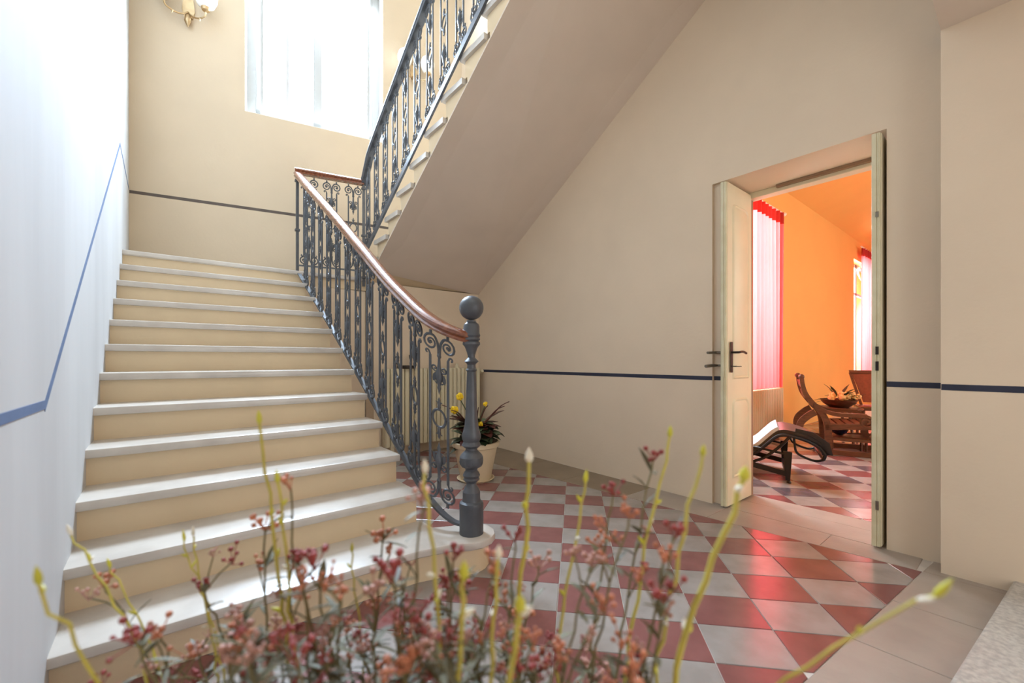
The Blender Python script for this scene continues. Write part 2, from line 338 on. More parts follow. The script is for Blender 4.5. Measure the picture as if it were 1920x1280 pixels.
def lay(parent, planes, i0, i1, j0, j1, colour, skip=None):
    for i in range(i0, i1):
        for j in range(j0, j1):
            m0, m1 = M0-MS*(i+1), M0-MS*i; n0, n1 = N0+NS*j, N0+NS*(j+1)
            poly = [(m*MD[0]+n*ND[0], m*MD[1]+n*ND[1]) for m, n in ((m0, n0), (m1, n0), (m1, n1), (m0, n1))]
            for pl in planes: poly = clip(poly, *pl) if poly else poly
            if len(poly) < 3 or parea(poly) < 0.0008: continue
            cx = sum(p[0] for p in poly)/len(poly); cy = sum(p[1] for p in poly)/len(poly)
            if skip and skip(cx, cy): continue
            poly = inset(poly, 0.0016)
            if len(poly) < 3: continue
            flat_piece('tile', poly, rnd.uniform(-0.0006, 0.0006), colour(i, j), parent)
# hall field, bounded by the border stones along the right wall and at the entrance
sx = (3.214-2.884)/(-1.513-1.584)                # inner edge of the wall border: x = 2.884 + sx*(y-1.584)
edge_r = (1.0, -sx, 2.884-sx*1.584)
eb = (-1.516+1.391)/(3.175-1.894)                # inner edge of the entrance border: y = -1.391 + eb*(x-1.894)
edge_b = (eb, -1.0, 1.391+eb*1.894)
lay(floor, [edge_r, edge_b, (-1, 0, 0), (0, 1, 2.64)], -14, 14, -12, 8, lambda i, j: 'tile_grey' if (i+j) % 2 == 0 else 'tile_red',
    lambda x, y: (x < 1.28 and y > 0.12) or y > 2.75)
y = 2.62; k = 0
while y > -1.50:                                 # stones along the wall
    y2 = max(y-0.62, -1.50)
    poly = [(2.884+sx*(y2-1.584), y2), (W3, y2), (W3, y), (2.884+sx*(y-1.584), y)]
    if not (y2 < -0.38 and y > -1.34) or True: flat_piece('border_stone', inset(poly, 0.002), 0.0, 'stone_brown' if y2 > -0.2 or y < -1.2 else 'stone', floor)
    y = y2; k += 1
x = 0.0
while x < W3-0.05:                               # stones along the entrance step
    x2 = min(x+0.46, W3)
    poly = [(x, -1.391+eb*(x-1.894)), (x, -1.80), (x2, -1.80), (x2, -1.391+eb*(x2-1.894))]
    flat_piece('border_stone', inset(poly, 0.002), 0.0, 'stone', floor); x = x2
# threshold stones inside the doorway
for x0, x1 in ((W3, 3.66), (3.66, WX2)):
    flat_piece('threshold_stone', inset([(x0, DY0), (x1, DY0), (x1, DY1), (x0, DY1)], 0.001), 0.001, 'stone', floor)
# raised granite step of the entrance, under the viewer
struct('floor_entrance', MB().prism([(-0.35, -3.4), (WX2, -3.4), (WX2, -1.83), (3.30, -1.815), (PL, -1.50), (-0.35, -1.45)], (-0.12, 0.055), lambda a, b, t: Vector((a, b, t))),
       'granite', 'rough granite entrance slab at the lower right', 'floor', bevel=0.012)

# ------------------------------------------------------------------ lower flight
st = thing('staircase', (0.7, 0.1, 0), 'wide lower flight of marble steps climbing to the landing', 'stairs')
def tread_profile(yn, zt, yb, th=0.042):          # nosing at y = yn, top at zt, back edge at yb; eased arrises
    r = 0.010
    return [(yb, zt), (yn+r, zt), (yn+r*0.3, zt-r*0.3), (yn, zt-r), (yn+0.001, zt-th+0.008), (yn+0.004, zt-th+0.002), (yn+0.012, zt-th), (yb, zt-th)]
for i in range(1, 12):
    yn = (i-1)*T; zt = i*R; yb = yn+T+0.03
    if i == 1:
        # bottom step: its end swells into a round platform under the newel
        cx, cy, rr = 1.50, -0.015, 0.135
        out = [(0, yb), (0, -0.002)]
        out += [(1.20, -0.002-0.045), (1.36, -0.085)]
        out += [(cx+rr*math.cos(a), cy+rr*math.sin(a)) for a in [(-2.0+k*(2.0+1.75)/9) for k in range(10)]]
        out += [(W+0.02, 0.16), (W+0.02, yb)]
        rings = []
        for dz, g in ((0, 0.010), (-0.003, 0.003), (-0.010, 0.0), (-0.034, 0.001), (-0.042, 0.012)):
            rings.append([(x-(0.0 if x < 0.01 else g*0.6 if x > 1.3 else 0), y+(g if y < 0.1 else -g*0.5 if x > 1.4 else 0), zt+dz) for x, y in out])
        mb = MB(); n = len(out); mb.v = [p for r_ in rings for p in r_]
        mb.f = [tuple(range(n)), tuple(4*n+k for k in range(n))[::-1]]+[(q*n+k, q*n+(k+1) % n, (q+1)*n+(k+1) % n, (q+1)*n+k) for q in range(4) for k in range(n)]
        obj('tread', mb, 'marble', st, 35)
        body = [(x-(0.0 if x < 0.01 else 0.02 if x > 1.3 else 0), y+(0.03 if y < 0.1 else 0)) for x, y in out]
        obj('riser', MB().prism(body, (0, zt-0.041), lambda a, b, t: Vector((a, b, t))), 'riser', st, 35)
        continue
    obj('tread', MB().prism(tread_profile(yn, zt, yb), (0, W), lambda a, b, t: Vector((t, a, b))), 'marble', st, 35)
    obj('riser', MB().box(0, yn+0.028, zt-R-0.001, W-0.012, yn+0.06, zt-0.041), 'riser', st)
# masonry under the steps
poly = [(T+0.06, 0.0), (11*T+0.03, 0.0), (11*T+0.03, 11*R-0.042)]
for i in range(11, 1, -1): poly += [((i-1)*T+0.06, i*R-0.042), ((i-1)*T+0.06, (i-1)*R-0.042)]
obj('stair_body', MB().prism(poly, (0.0, W-0.012), lambda a, b, t: Vector((t, a, b))), 'plaster', st)
# landing: slab with a nosed edge
LZ = 12*R; LY = 11*T
lp = [(0, LY), (W, LY), (2.0, 2.85), (W3, 2.85), (W3, 3.7555-0.2059*W3), (0, 3.7555)]
land = obj('landing', MB().prism([(a, b+0.036 if b < 3 else b) for a, b in lp], (LZ-0.14, LZ-0.042), lambda a, b, t: Vector((a, b, t))), 'riser', st)
mb = MB(); rings = []
for dz, g in ((0, 0.010), (-0.003, 0.003), (-0.010, 0.0), (-0.034, 0.001), (-0.042, 0.012)):
    rings.append([(x, y+(g if y < 3 else 0), LZ+dz) for x, y in lp])
n = len(lp); mb.v = [p for r_ in rings for p in r_]
mb.f = [tuple(range(n)), tuple(4*n+k for k in range(n))[::-1]]+[(q*n+k, q*n+(k+1) % n, (q+1)*n+(k+1) % n, (q+1)*n+k) for q in range(4) for k in range(n)]
obj('tread', mb, 'marble', land, 35)
obj('riser', MB().box(0, LY+0.028, 11*R-0.001, W, LY+0.07, LZ-0.041), 'riser', st)

# ------------------------------------------------------------------ upper flight
X2, T2, Y21, R2, LB = 2.028, 0.285, 2.865, 0.170, 12*R+0.012
su = thing('staircase', (2.7, 2.7, LZ), 'upper flight of stairs seen from below, rising over the hall', 'stairs')
NB = 12
for k in range(1, NB+1):
    yn = Y21-(k-1)*T2; zt = LB+k*R2; yb = yn-T2-0.03
    prof = [(2*yn-a, b) for a, b in tread_profile(yn, zt, yn+T2+0.03, 0.046)]
    obj('tread', MB().prism(prof, (X2-0.028, W3), lambda a, b, t: Vector((t, a, b))), 'marble', su, 35)
    obj('riser', MB().box(X2+0.002, yn-0.06, zt-R2, W3, yn-0.03, zt-0.045), 'riser', su)
def sofR(y): return 1.90+(2.653-y)*0.624           # underside along the wall
def sofL(y): return 3.592-0.588*y          # underside along the open side
yend = Y21-NB*T2
def loft(pl, pr, x0, x1):
    n = len(pl); return MB().add([(x0, a, b) for a, b in pl]+[(x1, a, b) for a, b in pr], [tuple(range(n))[::-1], tuple(range(n, 2*n))]+[(i, (i+1) % n, n+(i+1) % n, n+i) for i in range(n)])
poly = [(yend, LB+NB*R2-0.046)]
for k in range(NB, 0, -1):
    yn = Y21-(k-1)*T2-0.06; poly += [(yn, LB+k*R2-0.046), (yn, LB+(k-1)*R2-(0.046 if k > 1 else 0.06))]
low = lambda f: [(2.653, f(2.653)+0.012), (yend, f(yend)+0.012)]
obj('stair_body', loft(low(sofL)+poly, low(sofR)+poly, X2, W3), 'riser', su)
sl = lambda f: [(2.66, f(2.66)), (yend-0.02, f(yend-0.02)), (yend-0.02, f(yend-0.02)+0.014), (2.66, f(2.66)+0.014)]
obj('soffit', loft(sl(sofL), sl(sofR), X2-0.004, W3), 'plaster_soffit', su)
obj('upper_landing', MB().box(X2, PY, LB+NB*R2-0.20, W3, yend+0.02, LB+NB*R2), 'plaster_soffit', su)

# ------------------------------------------------------------------ railings
def spiral(cy, cz, r0, r1, a0, turns, n=18):
    return [(0, cy+(r0+(r1-r0)*k/n)*math.cos(a0+turns*2*PI*k/n), cz+(r0+(r1-r0)*k/n)*math.sin(a0+turns*2*PI*k/n)) for k in range(n+1)]
def shear(mb, s):
    mb.v = [(x, y, z+s*y) for x, y, z in mb.v]; return mb
def panel_meshes(H, slope):                       # ironwork unit in its own plane: y along the rail, z from the bottom bar up
    b = 0.050; bars = []
    for sg in (-1, 1):
        m = MB().tube([(0, sg*b, 0.115), (0, sg*b, H-0.125)], 0.0075, 7)
        for zc, up in ((H-0.125, 1), (0.115, -1)):
            m.tube([(0, sg*b, zc), (0, sg*(b+0.004), zc+up*0.010)]+[(0, sg*(b+0.018-0.014*(1-k/9)*math.cos(PI*1.6*k/9)), zc+up*(0.010+0.014*(1-k/12)*math.sin(PI*1.6*k/9))) for k in range(10)], 0.0055, 5)
        bars.append(shear(m, slope).mesh('baluster', True))
    orn = []
    for zr, up in ((H, -1), (0.0, 1)):            # upper ornament and its mirror at the foot
        m = MB()
        Z = lambda d: zr+up*d
        for sg in (-1, 1):
            path = [(0, sg*0.003, Z(0.125)), (0, sg*0.004, Z(0.085)), (0, sg*0.009, Z(0.050)), (0, sg*0.022, Z(0.026))]
            for k in range(22):                   # large volute
                t = k/21; a = PI*0.62-t*2*PI*1.55; r = 0.043*(1-0.80*t)
                path.append((0, sg*(0.048+r*math.cos(a)), Z(0.058-r*math.sin(a))))
            m.tube(path, [0.0070]*4+[0.0068-0.0022*k/21 for k in range(22)], 6)
            m.ball((0, sg*0.048, Z(0.058)), 0.010, 6, 4)
            path = [(0, sg*0.005, Z(0.205)), (0, sg*0.020, Z(0.203))]   # small inner volute
            for k in range(11):
                t = k/10; a = -PI*0.5+t*2*PI*1.05; r = 0.016*(1-0.7*t)
                path.append((0, sg*(0.026+r*math.cos(a)), Z(0.186-r*math.sin(a))))
            m.tube(path, 0.0048, 5)
            m.leaf((0, sg*0.010, Z(0.205)), (0, sg*0.45, up*1.0), (1, 0, 0), 0.060, 0.030, 0.0)
            m.tube([(0, 0, Z(0.262)), (0, sg*0.016, Z(0.262)), (0, sg*0.028, Z(0.254))], [0.006, 0.005, 0.002], 5)
            m.tube([(0, sg*0.048, Z(0.014)), (0, sg*0.048, Z(-0.006))], 0.008, 6)
        m.lathe([(0.006, Z(0.10)), (0.013, Z(0.118)), (0.007, Z(0.128)), (0.009, Z(0.165)), (0.015, Z(0.195)), (0.022, Z(0.218)), (0.020, Z(0.240)), (0.012, Z(0.258)), (0.008, Z(0.275)), (0.011, Z(0.287)), (0.006, Z(0.300)), (0.001, Z(0.322))], seg=8)
        orn.append(shear(m, slope).mesh('scroll_ornament', 50))
    c = H/2; m = MB()
    m.tube([(0, 0.036*math.cos(2*PI*k/20), c+0.046*math.sin(2*PI*k/20)) for k in range(21)], 0.0066, 6, False)
    for up in (-1, 1):
        m.lathe([(0.004, c+up*0.044), (0.010, c+up*0.058), (0.008, c+up*0.066), (0.011, c+up*0.078), (0.005, c+up*0.090), (0.007, c+up*0.097), (0.001, c+up*0.112)], seg=7)
        for sg in (-1, 1): m.tube([(0, 0, c+up*0.082), (0, sg*0.018, c+up*0.086)], [0.005, 0.002], 5)
    ring = shear(m, slope).mesh('ring_ornament', 50)
    return bars, orn, ring
def put_panel(ms, parent, loc, rz):
    bars, orn, ring = ms
    for nm, me in (('baluster', bars[0]), ('baluster', bars[1]), ('scroll_ornament', orn[0]), ('scroll_ornament', orn[1]), ('ring_ornament', ring)):
        o = obj(nm, me, 'iron', parent); o.matrix_parent_inverse = Matrix.Translation(-parent.location)
        o.location = loc; o.rotation_euler = (0, 0, rz)
RAILP = [(a*1.2, b*1.12) for a, b in [(0.026, -0.026), (0.030, -0.016), (0.024, -0.008), (0.033, 0.002), (0.033, 0.014), (0.022, 0.026), (0.0, 0.030), (-0.022, 0.026), (-0.033, 0.014), (-0.033, 0.002), (-0.024, -0.008), (-0.030, -0.016), (-0.026, -0.026)]]
BARP = [(-0.018, -0.006), (0.018, -0.006), (0.018, 0.006), (-0.018, 0.006)]
def smooth_path(pts, n=6):
    pts = [Vector(p) for p in pts]; out = []
    for i in range(len(pts)-1):
        p0 = pts[max(i-1, 0)]; p1 = pts[i]; p2 = pts[i+1]; p3 = pts[min(i+2, len(pts)-1)]
        for k in range(n):
            t = k/n; out.append(0.5*((2*p1)+(p2-p0)*t+(2*p0-5*p1+4*p2-p3)*t*t+(3*p1-p0-3*p2+p3)*t**3))
    return out+[pts[-1]]
def post(name, x, y, z0, z1, parent):
    m = MB().box(x-0.013, y-0.013, z0, x+0.013, y+0.013, z1)
    for z in (z0+0.10, (z0+z1)/2, z1-0.04): m.box(x-0.022, y-0.022, z-0.012, x+0.022, y+0.022, z+0.012)
    return obj(name, m, 'iron', parent, bevel=0.002)
XA = 1.385
NX, NY = 1.503, -0.030
ra = thing('stair_railing', (NX, NY, R), 'dark iron scrollwork railing with ball newel and wooden handrail', 'railing')
def ztopA(y): return 1.897+0.637*(y-1.2185)       # top of the handrail along the straight part
def zbarA(y): return 0.905+0.610*(y-1.2185)
AX, AY = 1.345, 2.985                             # corner post at the landing
path = [(AX, AY-0.01, ztopA(AY)-0.03), (1.365, 2.4, ztopA(2.4)-0.03), (1.38, 1.8, ztopA(1.8)-0.03), (1.385, 1.2, ztopA(1.2)-0.03), (1.385, 0.78, 1.588), (1.385, 0.42, 1.386), (1.388, 0.22, 1.285), (1.415, 0.08, 1.222), (1.463, 0.0, 1.186), (NX, NY, 1.172)]
obj('handrail', MB().sweep(smooth_path(path), RAILP), 'wood_rail', ra, 40)
path = [(AX, AY-0.02, zbarA(AY)), (1.365, 2.4, zbarA(2.4)), (1.38, 1.8, zbarA(1.8)), (1.385, 1.2, zbarA(1.2)), (1.385, 0.6, zbarA(0.6)), (1.387, 0.30, zbarA(0.30)+0.005), (1.405, 0.15, 0.268), (1.44, 0.06, 0.218), (1.475, 0.0, 0.205), (NX, NY, 0.204)]
obj('bottom_bar', MB().sweep(smooth_path(path), BARP), 'iron', ra, 40)
HA = 0.925
pmA = panel_meshes(HA, 0.622)
for k in range(11):
    y = 0.375+0.232*k
    put_panel(pmA, ra, (1.385-0.03*max(0, (y-1.6)/1.3), y, zbarA(y)+0.006), 0)
pmA0 = panel_meshes(HA-0.03, 0.42)
put_panel(pmA0, ra, (1.403, 0.128, 0.302), math.radians(40))
post('corner_post', AX, AY, LZ-0.12, ztopA(AY)-0.05, ra)
PXM = 363.0
prof_px = [(0, 1000), (22.5, 1000), (22.5, 951), (23, 948), (22, 942), (17.5, 939), (16.5, 934), (16.5, 922), (14.5, 918), (12.5, 914), (9.5, 909), (9, 906), (12, 903), (15.5, 899), (14, 896), (16.2, 891), (14, 886), (11, 882), (12, 878), (18, 875), (21.5, 870), (22.3, 864), (22, 857), (19, 852), (16, 849), (11, 844), (10.7, 841), (15, 838), (18, 835), (16, 831), (15, 828), (17.5, 823), (18, 817), (15.5, 808), (13, 798), (11.2, 780), (10.2, 750), (9.4, 722), (8.4, 699), (8.6, 697), (10.6, 694), (8.4, 691), (7.8, 684), (10, 681), (14, 678), (11, 675), (7, 671), (7, 667), (9, 660), (11.5, 653), (13, 650), (16.6, 646), (16.2, 642), (13.5, 640), (16.5, 637), (15.2, 633), (17, 629), (15.4, 625), (15.2, 612), (13.5, 608), (9, 604), (8.6, 601), (0, 600)]
newel = obj('newel_post', MB().lathe([(r/PXM, (1000-y)/PXM) for r, y in prof_px], (NX, NY, R), 28), 'iron', ra, 24)
obj('ball_finial', MB().ball((NX, NY, R+(1000-577.5)/PXM), 22.9/PXM, 28, 18), 'iron', newel, True)
for k in range(8):                                # fluting leaves round the shaft and the bulb
    a = 2*PI*k/8
    obj('cast_leaf', MB().leaf((NX+0.045*math.cos(a), NY+0.045*math.sin(a), R+0.505), (-0.35*math.cos(a), -0.35*math.sin(a), 1), (math.cos(a), math.sin(a), 0.3), 0.09, 0.034, -0.02), 'iron', newel, True)
    obj('cast_leaf', MB().leaf((NX+0.052*math.cos(a), NY+0.052*math.sin(a), R+0.345), (0.3*math.cos(a), 0.3*math.sin(a), 1), (math.cos(a), math.sin(a), 0), 0.055, 0.036, 0.3), 'iron', newel, True)
# landing railing
BX, BY = 1.99, 2.845
rl = thing('landing_railing', (AX, AY, LZ), 'short level scrollwork railing along the landing edge', 'railing')
dl = Vector((BX-AX, BY-AY, 0)); ang = math.atan2(dl.y, dl.x)
obj('handrail', MB().sweep([(AX-0.02, AY+0.012, 3.035), (BX, BY, 3.035)], RAILP), 'wood_rail', rl, 40)
obj('bottom_bar', MB().sweep([(AX, AY, LZ+0.07), (BX, BY, LZ+0.07)], BARP), 'iron', rl)
pmL = panel_meshes(0.925, 0.0)
for k in range(3):
    p = Vector((AX, AY, LZ+0.076))+dl*((k+0.5)/3); put_panel(pmL, rl, p, ang-PI/2)
# upper railing
XB = 1.985
rb = thing('stair_railing', (BX, BY, LZ), 'iron scrollwork railing of the upper flight, rising out of view', 'railing')
def ztopB(y): return 4.945-0.620*y
def zbarB(y): return 3.845-0.572*y
path = [(BX, BY+0.02, 3.03), (BX, 2.80, 3.07), (XB, 2.70, 3.18), (XB, 2.56, ztopB(2.56)-0.03), (XB, 1.9, ztopB(1.9)-0.03), (XB, 1.2, ztopB(1.2)-0.03), (XB, 0.4, ztopB(0.4)-0.03), (XB, -0.4, ztopB(-0.4)-0.03)]
obj('handrail', MB().sweep(smooth_path(path), RAILP), 'iron', rb, 40)
obj('bottom_bar', MB().sweep([(XB, 2.80, zbarB(2.80)), (XB, -0.4, zbarB(-0.4))], [(-0.01, -0.028), (0.01, -0.028), (0.01, 0.020), (-0.01, 0.020)]), 'iron', rb)
for k in range(13):
    y = 2.70-0.232*k; H = ztopB(y)-0.056-zbarB(y)-0.022
    if k % 3 == 0: pmB = panel_meshes(H, -0.596)
    put_panel(pmB, rb, (XB, y, zbarB(y)+0.022), 0)
post('corner_post', BX, BY, LZ-0.10, 3.01, rb)

# ------------------------------------------------------------------ wall lamps beside the window
def sconce(u, z, label, sc=1.0):
    base = back(u, z, 0.0); ex = (back(1, 0)-back(0, 0)); ez = Vector((0, 0, 1)); eo = back(0, 0, 1)-back(0, 0)
    P = lambda a, o, h: base+ex*(a*sc)+eo*(o*sc)+ez*(h*sc)
    t = thing('wall_sconce', base, label, 'wall lamp', 'pair of brass wall lamps by the window')
    m = MB().prism([(-0.035, -0.05), (0.035, -0.05), (0.055, 0.03), (0.042, 0.14), (0, 0.19), (-0.042, 0.14), (-0.055, 0.03)], (0.0, 0.018), lambda a, b, o: P(a, o, b))
    m.tube([P(0, 0.01, -0.03), P(0, 0.045, -0.07), P(0, 0.05, -0.11), P(0, 0.045, -0.16)], [0.030*sc, 0.026*sc, 0.032*sc, 0.004*sc], 8)
    m.tube([P(0, 0.02, 0.16), P(0, 0.035, 0.22), P(0, 0.03, 0.27)], [0.02*sc, 0.026*sc, 0.003*sc], 8)
    obj('backplate', m, 'brass', t, 45)
    for sg in (-1, 1):
        arm = [P(0, 0.03, 0.0), P(sg*0.05, 0.07, -0.06), P(sg*0.11, 0.12, -0.085), P(sg*0.160, 0.16, -0.075), P(sg*0.168, 0.165, -0.03)]
        a = obj('arm', MB().tube(smooth_path(arm, 5), 0.008*sc, 6), 'brass', t, True)
        q = [P(sg*0.11, 0.12, -0.085), P(sg*0.115, 0.13, -0.12)]
        obj('drop', MB().tube(q, [0.010*sc, 0.002*sc], 6), 'brass', a)
        c = P(sg*0.168, 0.165, -0.03)
        obj('lamp_holder', MB().lathe([(0.012*sc, 0), (0.034*sc, 0.012*sc), (0.042*sc, 0.035*sc), (0.036*sc, 0.045*sc)], c, 14), 'brass', a, 40)
        obj('glass_shade', MB().lathe([(0.034*sc, 0.035*sc), (0.075*sc, 0.065*sc), (0.100*sc, 0.125*sc), (0.104*sc, 0.175*sc), (0.085*sc, 0.235*sc), (0.060*sc, 0.262*sc), (0.052*sc, 0.262*sc), (0.080*sc, 0.225*sc), (0.096*sc, 0.17*sc)], c, 22), 'opal', a, True)
sconce(0.475, 4.64, 'brass wall lamp with white glass shades left of the window', 1.0)
sconce(2.82, 4.72, 'brass wall lamp right of the window, half behind the upper railing', 0.86)

# ------------------------------------------------------------------ radiator under the landing
def radiator(x0, x1, yf, z0, z1, n, label, depth=0.10, bars=None):
    t = thing('radiator', ((x0+x1)/2, yf+depth/2, 0), label, 'radiator'); p = (x1-x0)/n
    me = None
    for k in range(n):
        xc = x0+p*(k+0.5)
        if me is None:
            m = MB()
            hw = p*0.43
            prof = [(-hw, -depth/2+0.012), (-hw*0.6, -depth/2), (hw*0.6, -depth/2), (hw, -depth/2+0.012), (hw, depth/2), (-hw, depth/2)]
            m.prism(prof, (z0, z1), lambda a, b, t_: Vector((a, b, t_)))
            m.box(-p*0.5, -0.018, z1-0.07, p*0.5, 0.018, z1-0.02); m.box(-p*0.5, -0.018, z0+0.02, p*0.5, 0.018, z0+0.07)
            me = m.mesh('radiator_column')
        o = obj('radiator_column', me, 'radiator', t); o.location = (xc, yf+depth/2, 0)
    for k in (1, n-2):
        xc = x0+p*(k+0.5); obj('foot', MB().box(xc-0.02, yf+0.02, 0.0, xc+0.02, yf+depth-0.01, z0+0.01), 'radiator', t)
    return t
rd = radiator(2.10, 3.335, 2.50, 0.12, 0.965, 22, 'tall cream column radiator behind the iron stair railing')
obj('valve', MB().tube([(3.335, 2.55, 0.91), (3.375, 2.55, 0.91)], 0.020, 10).tube([(3.365, 2.55, 0.91), (3.365, 2.50, 0.925)], [0.024, 0.020], 10), 'radiator', rd, 40)
obj('bleed_cap', MB().lathe([(0.026, 0), (0.024, 0.02), (0.016, 0.026), (0.016, 0.05), (0.0, 0.056)], (3.02, 2.55, 0.965), 12), 'radiator', rd, 40)
# small dark ornament standing on the radiator
orn = thing('iron_candle_holder', (2.36, 2.55, 0.965), 'small dark metal candle holder on top of the radiator', 'ornament')
obj('tray', MB().lathe([(0.085, 0.0), (0.10, 0.012), (0.10, 0.035), (0.088, 0.035), (0.086, 0.018), (0, 0.016)], (2.36, 2.55, 0.965), 20), 'dark_metal', orn, 40)
obj('stem', MB().lathe([(0.022, 0.016), (0.008, 0.03), (0.012, 0.06), (0.006, 0.09), (0.016, 0.12), (0.018, 0.15), (0.004, 0.155)], (2.41, 2.55, 0.965), 10), 'dark_metal', orn, 40)
obj('handle', MB().tube([(2.29, 2.55, 0.99), (2.25, 2.55, 1.02), (2.262, 2.55, 1.07), (2.245, 2.55, 1.10), (2.225, 2.55, 1.085)], 0.009, 6), 'dark_metal', orn, True)

# ------------------------------------------------------------------ potted plant by the newel
PX, PYY = 2.42, 1.27
pp = thing('potted_plant', (PX, PYY, 0), 'bushy dark-leaved plant with yellow flowers in a beige pot', 'plant')
pot = obj('pot', MB().lathe([(0.0, 0.0), (0.128, 0.0), (0.135, 0.012), (0.190, 0.29), (0.208, 0.30), (0.212, 0.338), (0.198, 0.342), (0.190, 0.315), (0.186, 0.29), (0, 0.29)], (PX, PYY, 0), 36), 'pot', pp, 40)
obj('soil', MB().lathe([(0, 0.30), (0.1, 0.298), (0.186, 0.292)], (PX, PYY, 0), 20), 'soil', pot)
obj('saucer', MB().lathe([(0, 0.0), (0.150, 0.0), (0.168, 0.018), (0.160, 0.020), (0.14, 0.008)], (PX, PYY, 0), 28), 'pot', pp, 40)
rp = random.Random(11)
def plant_leaf(a, el, L, Wd, m, z0, r0=0.04):
    d = Vector((math.cos(a)*math.cos(el), math.sin(a)*math.cos(el), math.sin(el)))
    b = Vector((PX, PYY, z0))+Vector((math.cos(a), math.sin(a), 0))*r0
    obj('leaf', MB().leaf(b, d, (0, 0, 1), L, Wd, rp.uniform(0.15, 0.45)), m, pp, True)
for k in range(78):
    a = rp.uniform(0, 2*PI); el = rp.uniform(-0.15, 1.0); m = rp.choice(['leaf_dark', 'leaf_dark', 'leaf_dark', 'leaf_mid', 'leaf_wine', 'leaf_wine', 'leaf_rust'])
    plant_leaf(a, el, rp.uniform(0.12, 0.24), rp.uniform(0.09, 0.15), m, rp.uniform(0.31, 0.50), rp.uniform(0.02, 0.09))
for k in range(20):
    a = rp.uniform(-PI*0.95, PI*0.25); plant_leaf(a, rp.uniform(0.1, 0.8), rp.uniform(0.14, 0.22), rp.uniform(0.12, 0.17), rp.choice(['leaf_dark', 'leaf_dark', 'leaf_mid', 'leaf_wine']), rp.uniform(0.34, 0.46), 0.06)
for k in range(7):
    a = rp.uniform(0, 2*PI); p0 = Vector((PX, PYY, 0.40)); d = Vector((math.cos(a), math.sin(a), rp.uniform(0.5, 1.2)))
    pts = [p0, p0+d*0.12, p0+d*0.22+Vector((0, 0, -0.01)), p0+d*0.30+Vector((0, 0, -0.06))]
    obj('twig', MB().tube(smooth_path(pts, 4), [0.006]*9+[0.004]*4, 5), 'leaf_wine', pp, True)
def bloom(c, r, m='yellow'):
    mb = MB(); q = random.Random(int(c.x*1000+c.z*777))
    for i in range(16):
        v = Vector((q.gauss(0, 1), q.gauss(0, 1), q.gauss(0, 1))).normalized()
        mb.ball(c+v*r*0.55, r*0.52, 6, 4, (1, 1, 1))
    return mb
for px, py, rr in ((862, 743, 0.034), (852, 768, 0.036), (910, 757, 0.022), (901, 795, 0.024)):
    c = at(px, py, 3.66); m = bloom(c, rr); o = obj('flower', m, 'yellow', pp, True)
    obj('flower_stalk', MB().tube([c-Vector((0, 0, rr*0.5)), Vector((PX, PYY, 0.40))+(c-Vector((PX, PYY, 0.4)))*0.5+Vector((0, 0, 0.02)), (PX, PYY, 0.33)], 0.005, 5), 'leaf_mid', o)

# ------------------------------------------------------------------ the double door, both leaves folded back into the reveal
def door_leaf(n, y_face, sgn, x0, x1, lab):
    """y_face: plane of the face that looks across the opening; sgn: which way the thickness goes"""
    th = 0.045; y1 = y_face+sgn*th; lo, hi = min(y_face, y1), max(y_face, y1)
    d = struct('door_%d' % n, MB().box(x0+0.012, lo, 0.012, x1, hi, DZ-0.022), 'door', lab, 'door', bevel=0.003)
    # meeting edge with its rebate: stepped strips
    e = MB().box(x0, lo+0.004, 0.012, x0+0.013, hi-0.002, DZ-0.022)
    e.box(x0-0.003, lo+0.010, 0.012, x0+0.001, lo+0.018, DZ-0.022).box(x0-0.005, lo+0.021, 0.012, x0+0.001, hi-0.004, DZ-0.022)
    obj('meeting_edge', e, 'door_edge', d, bevel=0.002)
    w_ = x1-x0
    for z0, z1, arch in ((0.20, 0.78, 1), (0.92, 2.20, 1)):
        a0, a1 = x0+0.16*w_+0.02, x1-0.13*w_
        def outline(g):
            r = 0.05
            p = [(a0+g, z0+g), (a1-g, z0+g)]
            c = (a1-g-r, z1-g-r); p += [(c[0]+r*math.cos(t), c[1]+r*math.sin(t)) for t in (0, PI/8, PI/4, 3*PI/8, PI/2)]
            c = (a0+g+r, z1-g-r); p += [(c[0]+r*math.cos(t), c[1]+r*math.sin(t)) for t in (PI/2, 5*PI/8, 3*PI/4, 7*PI/8, PI)]
            return p
        fo = -sgn
        m = MB(); o0, o1, o2, o3 = outline(0), outline(0.012), outline(0.022), outline(0.034); nn = len(o0)
        rings = [(o0, 0.0), (o1, 0.009), (o2, 0.002), (o3, 0.007)]
        for o_, h in rings: m.v += [(a, y_face+fo*h, b) for a, b in o_]
        for q in range(3): m.f += [(q*nn+k, q*nn+(k+1) % nn, (q+1)*nn+(k+1) % nn, (q+1)*nn+k) for k in range(nn)]
        m.f.append(tuple(3*nn+k for k in range(nn)))
        obj('door_panel', m, 'door', d, 30)
    return d
d1 = door_leaf(1, -0.492, 1, 3.372, 3.795, 'left leaf of the cream panelled door, folded into the reveal')
d2 = door_leaf(2, -1.290, -1, 3.372, 3.795, 'right leaf of the cream door seen on its edge')
def lever(parent, x, yf, out):
    h = obj('handle_plate', MB().box(x-0.016, min(yf, yf+out*0.006), 0.97, x+0.016, max(yf, yf+out*0.006), 1.19), 'dark_metal', parent, bevel=0.002)
    obj('lever', MB().tube(smooth_path([(x, yf, 1.115), (x, yf+out*0.05, 1.115), (x+0.02, yf+out*0.055, 1.117), (x+0.07, yf+out*0.055, 1.119), (x+0.115, yf+out*0.055, 1.108)], 4), 0.0085, 7), 'dark_metal', h, True)
    return h
hp = lever(d1, 3.425, -0.492-0.009, -1)
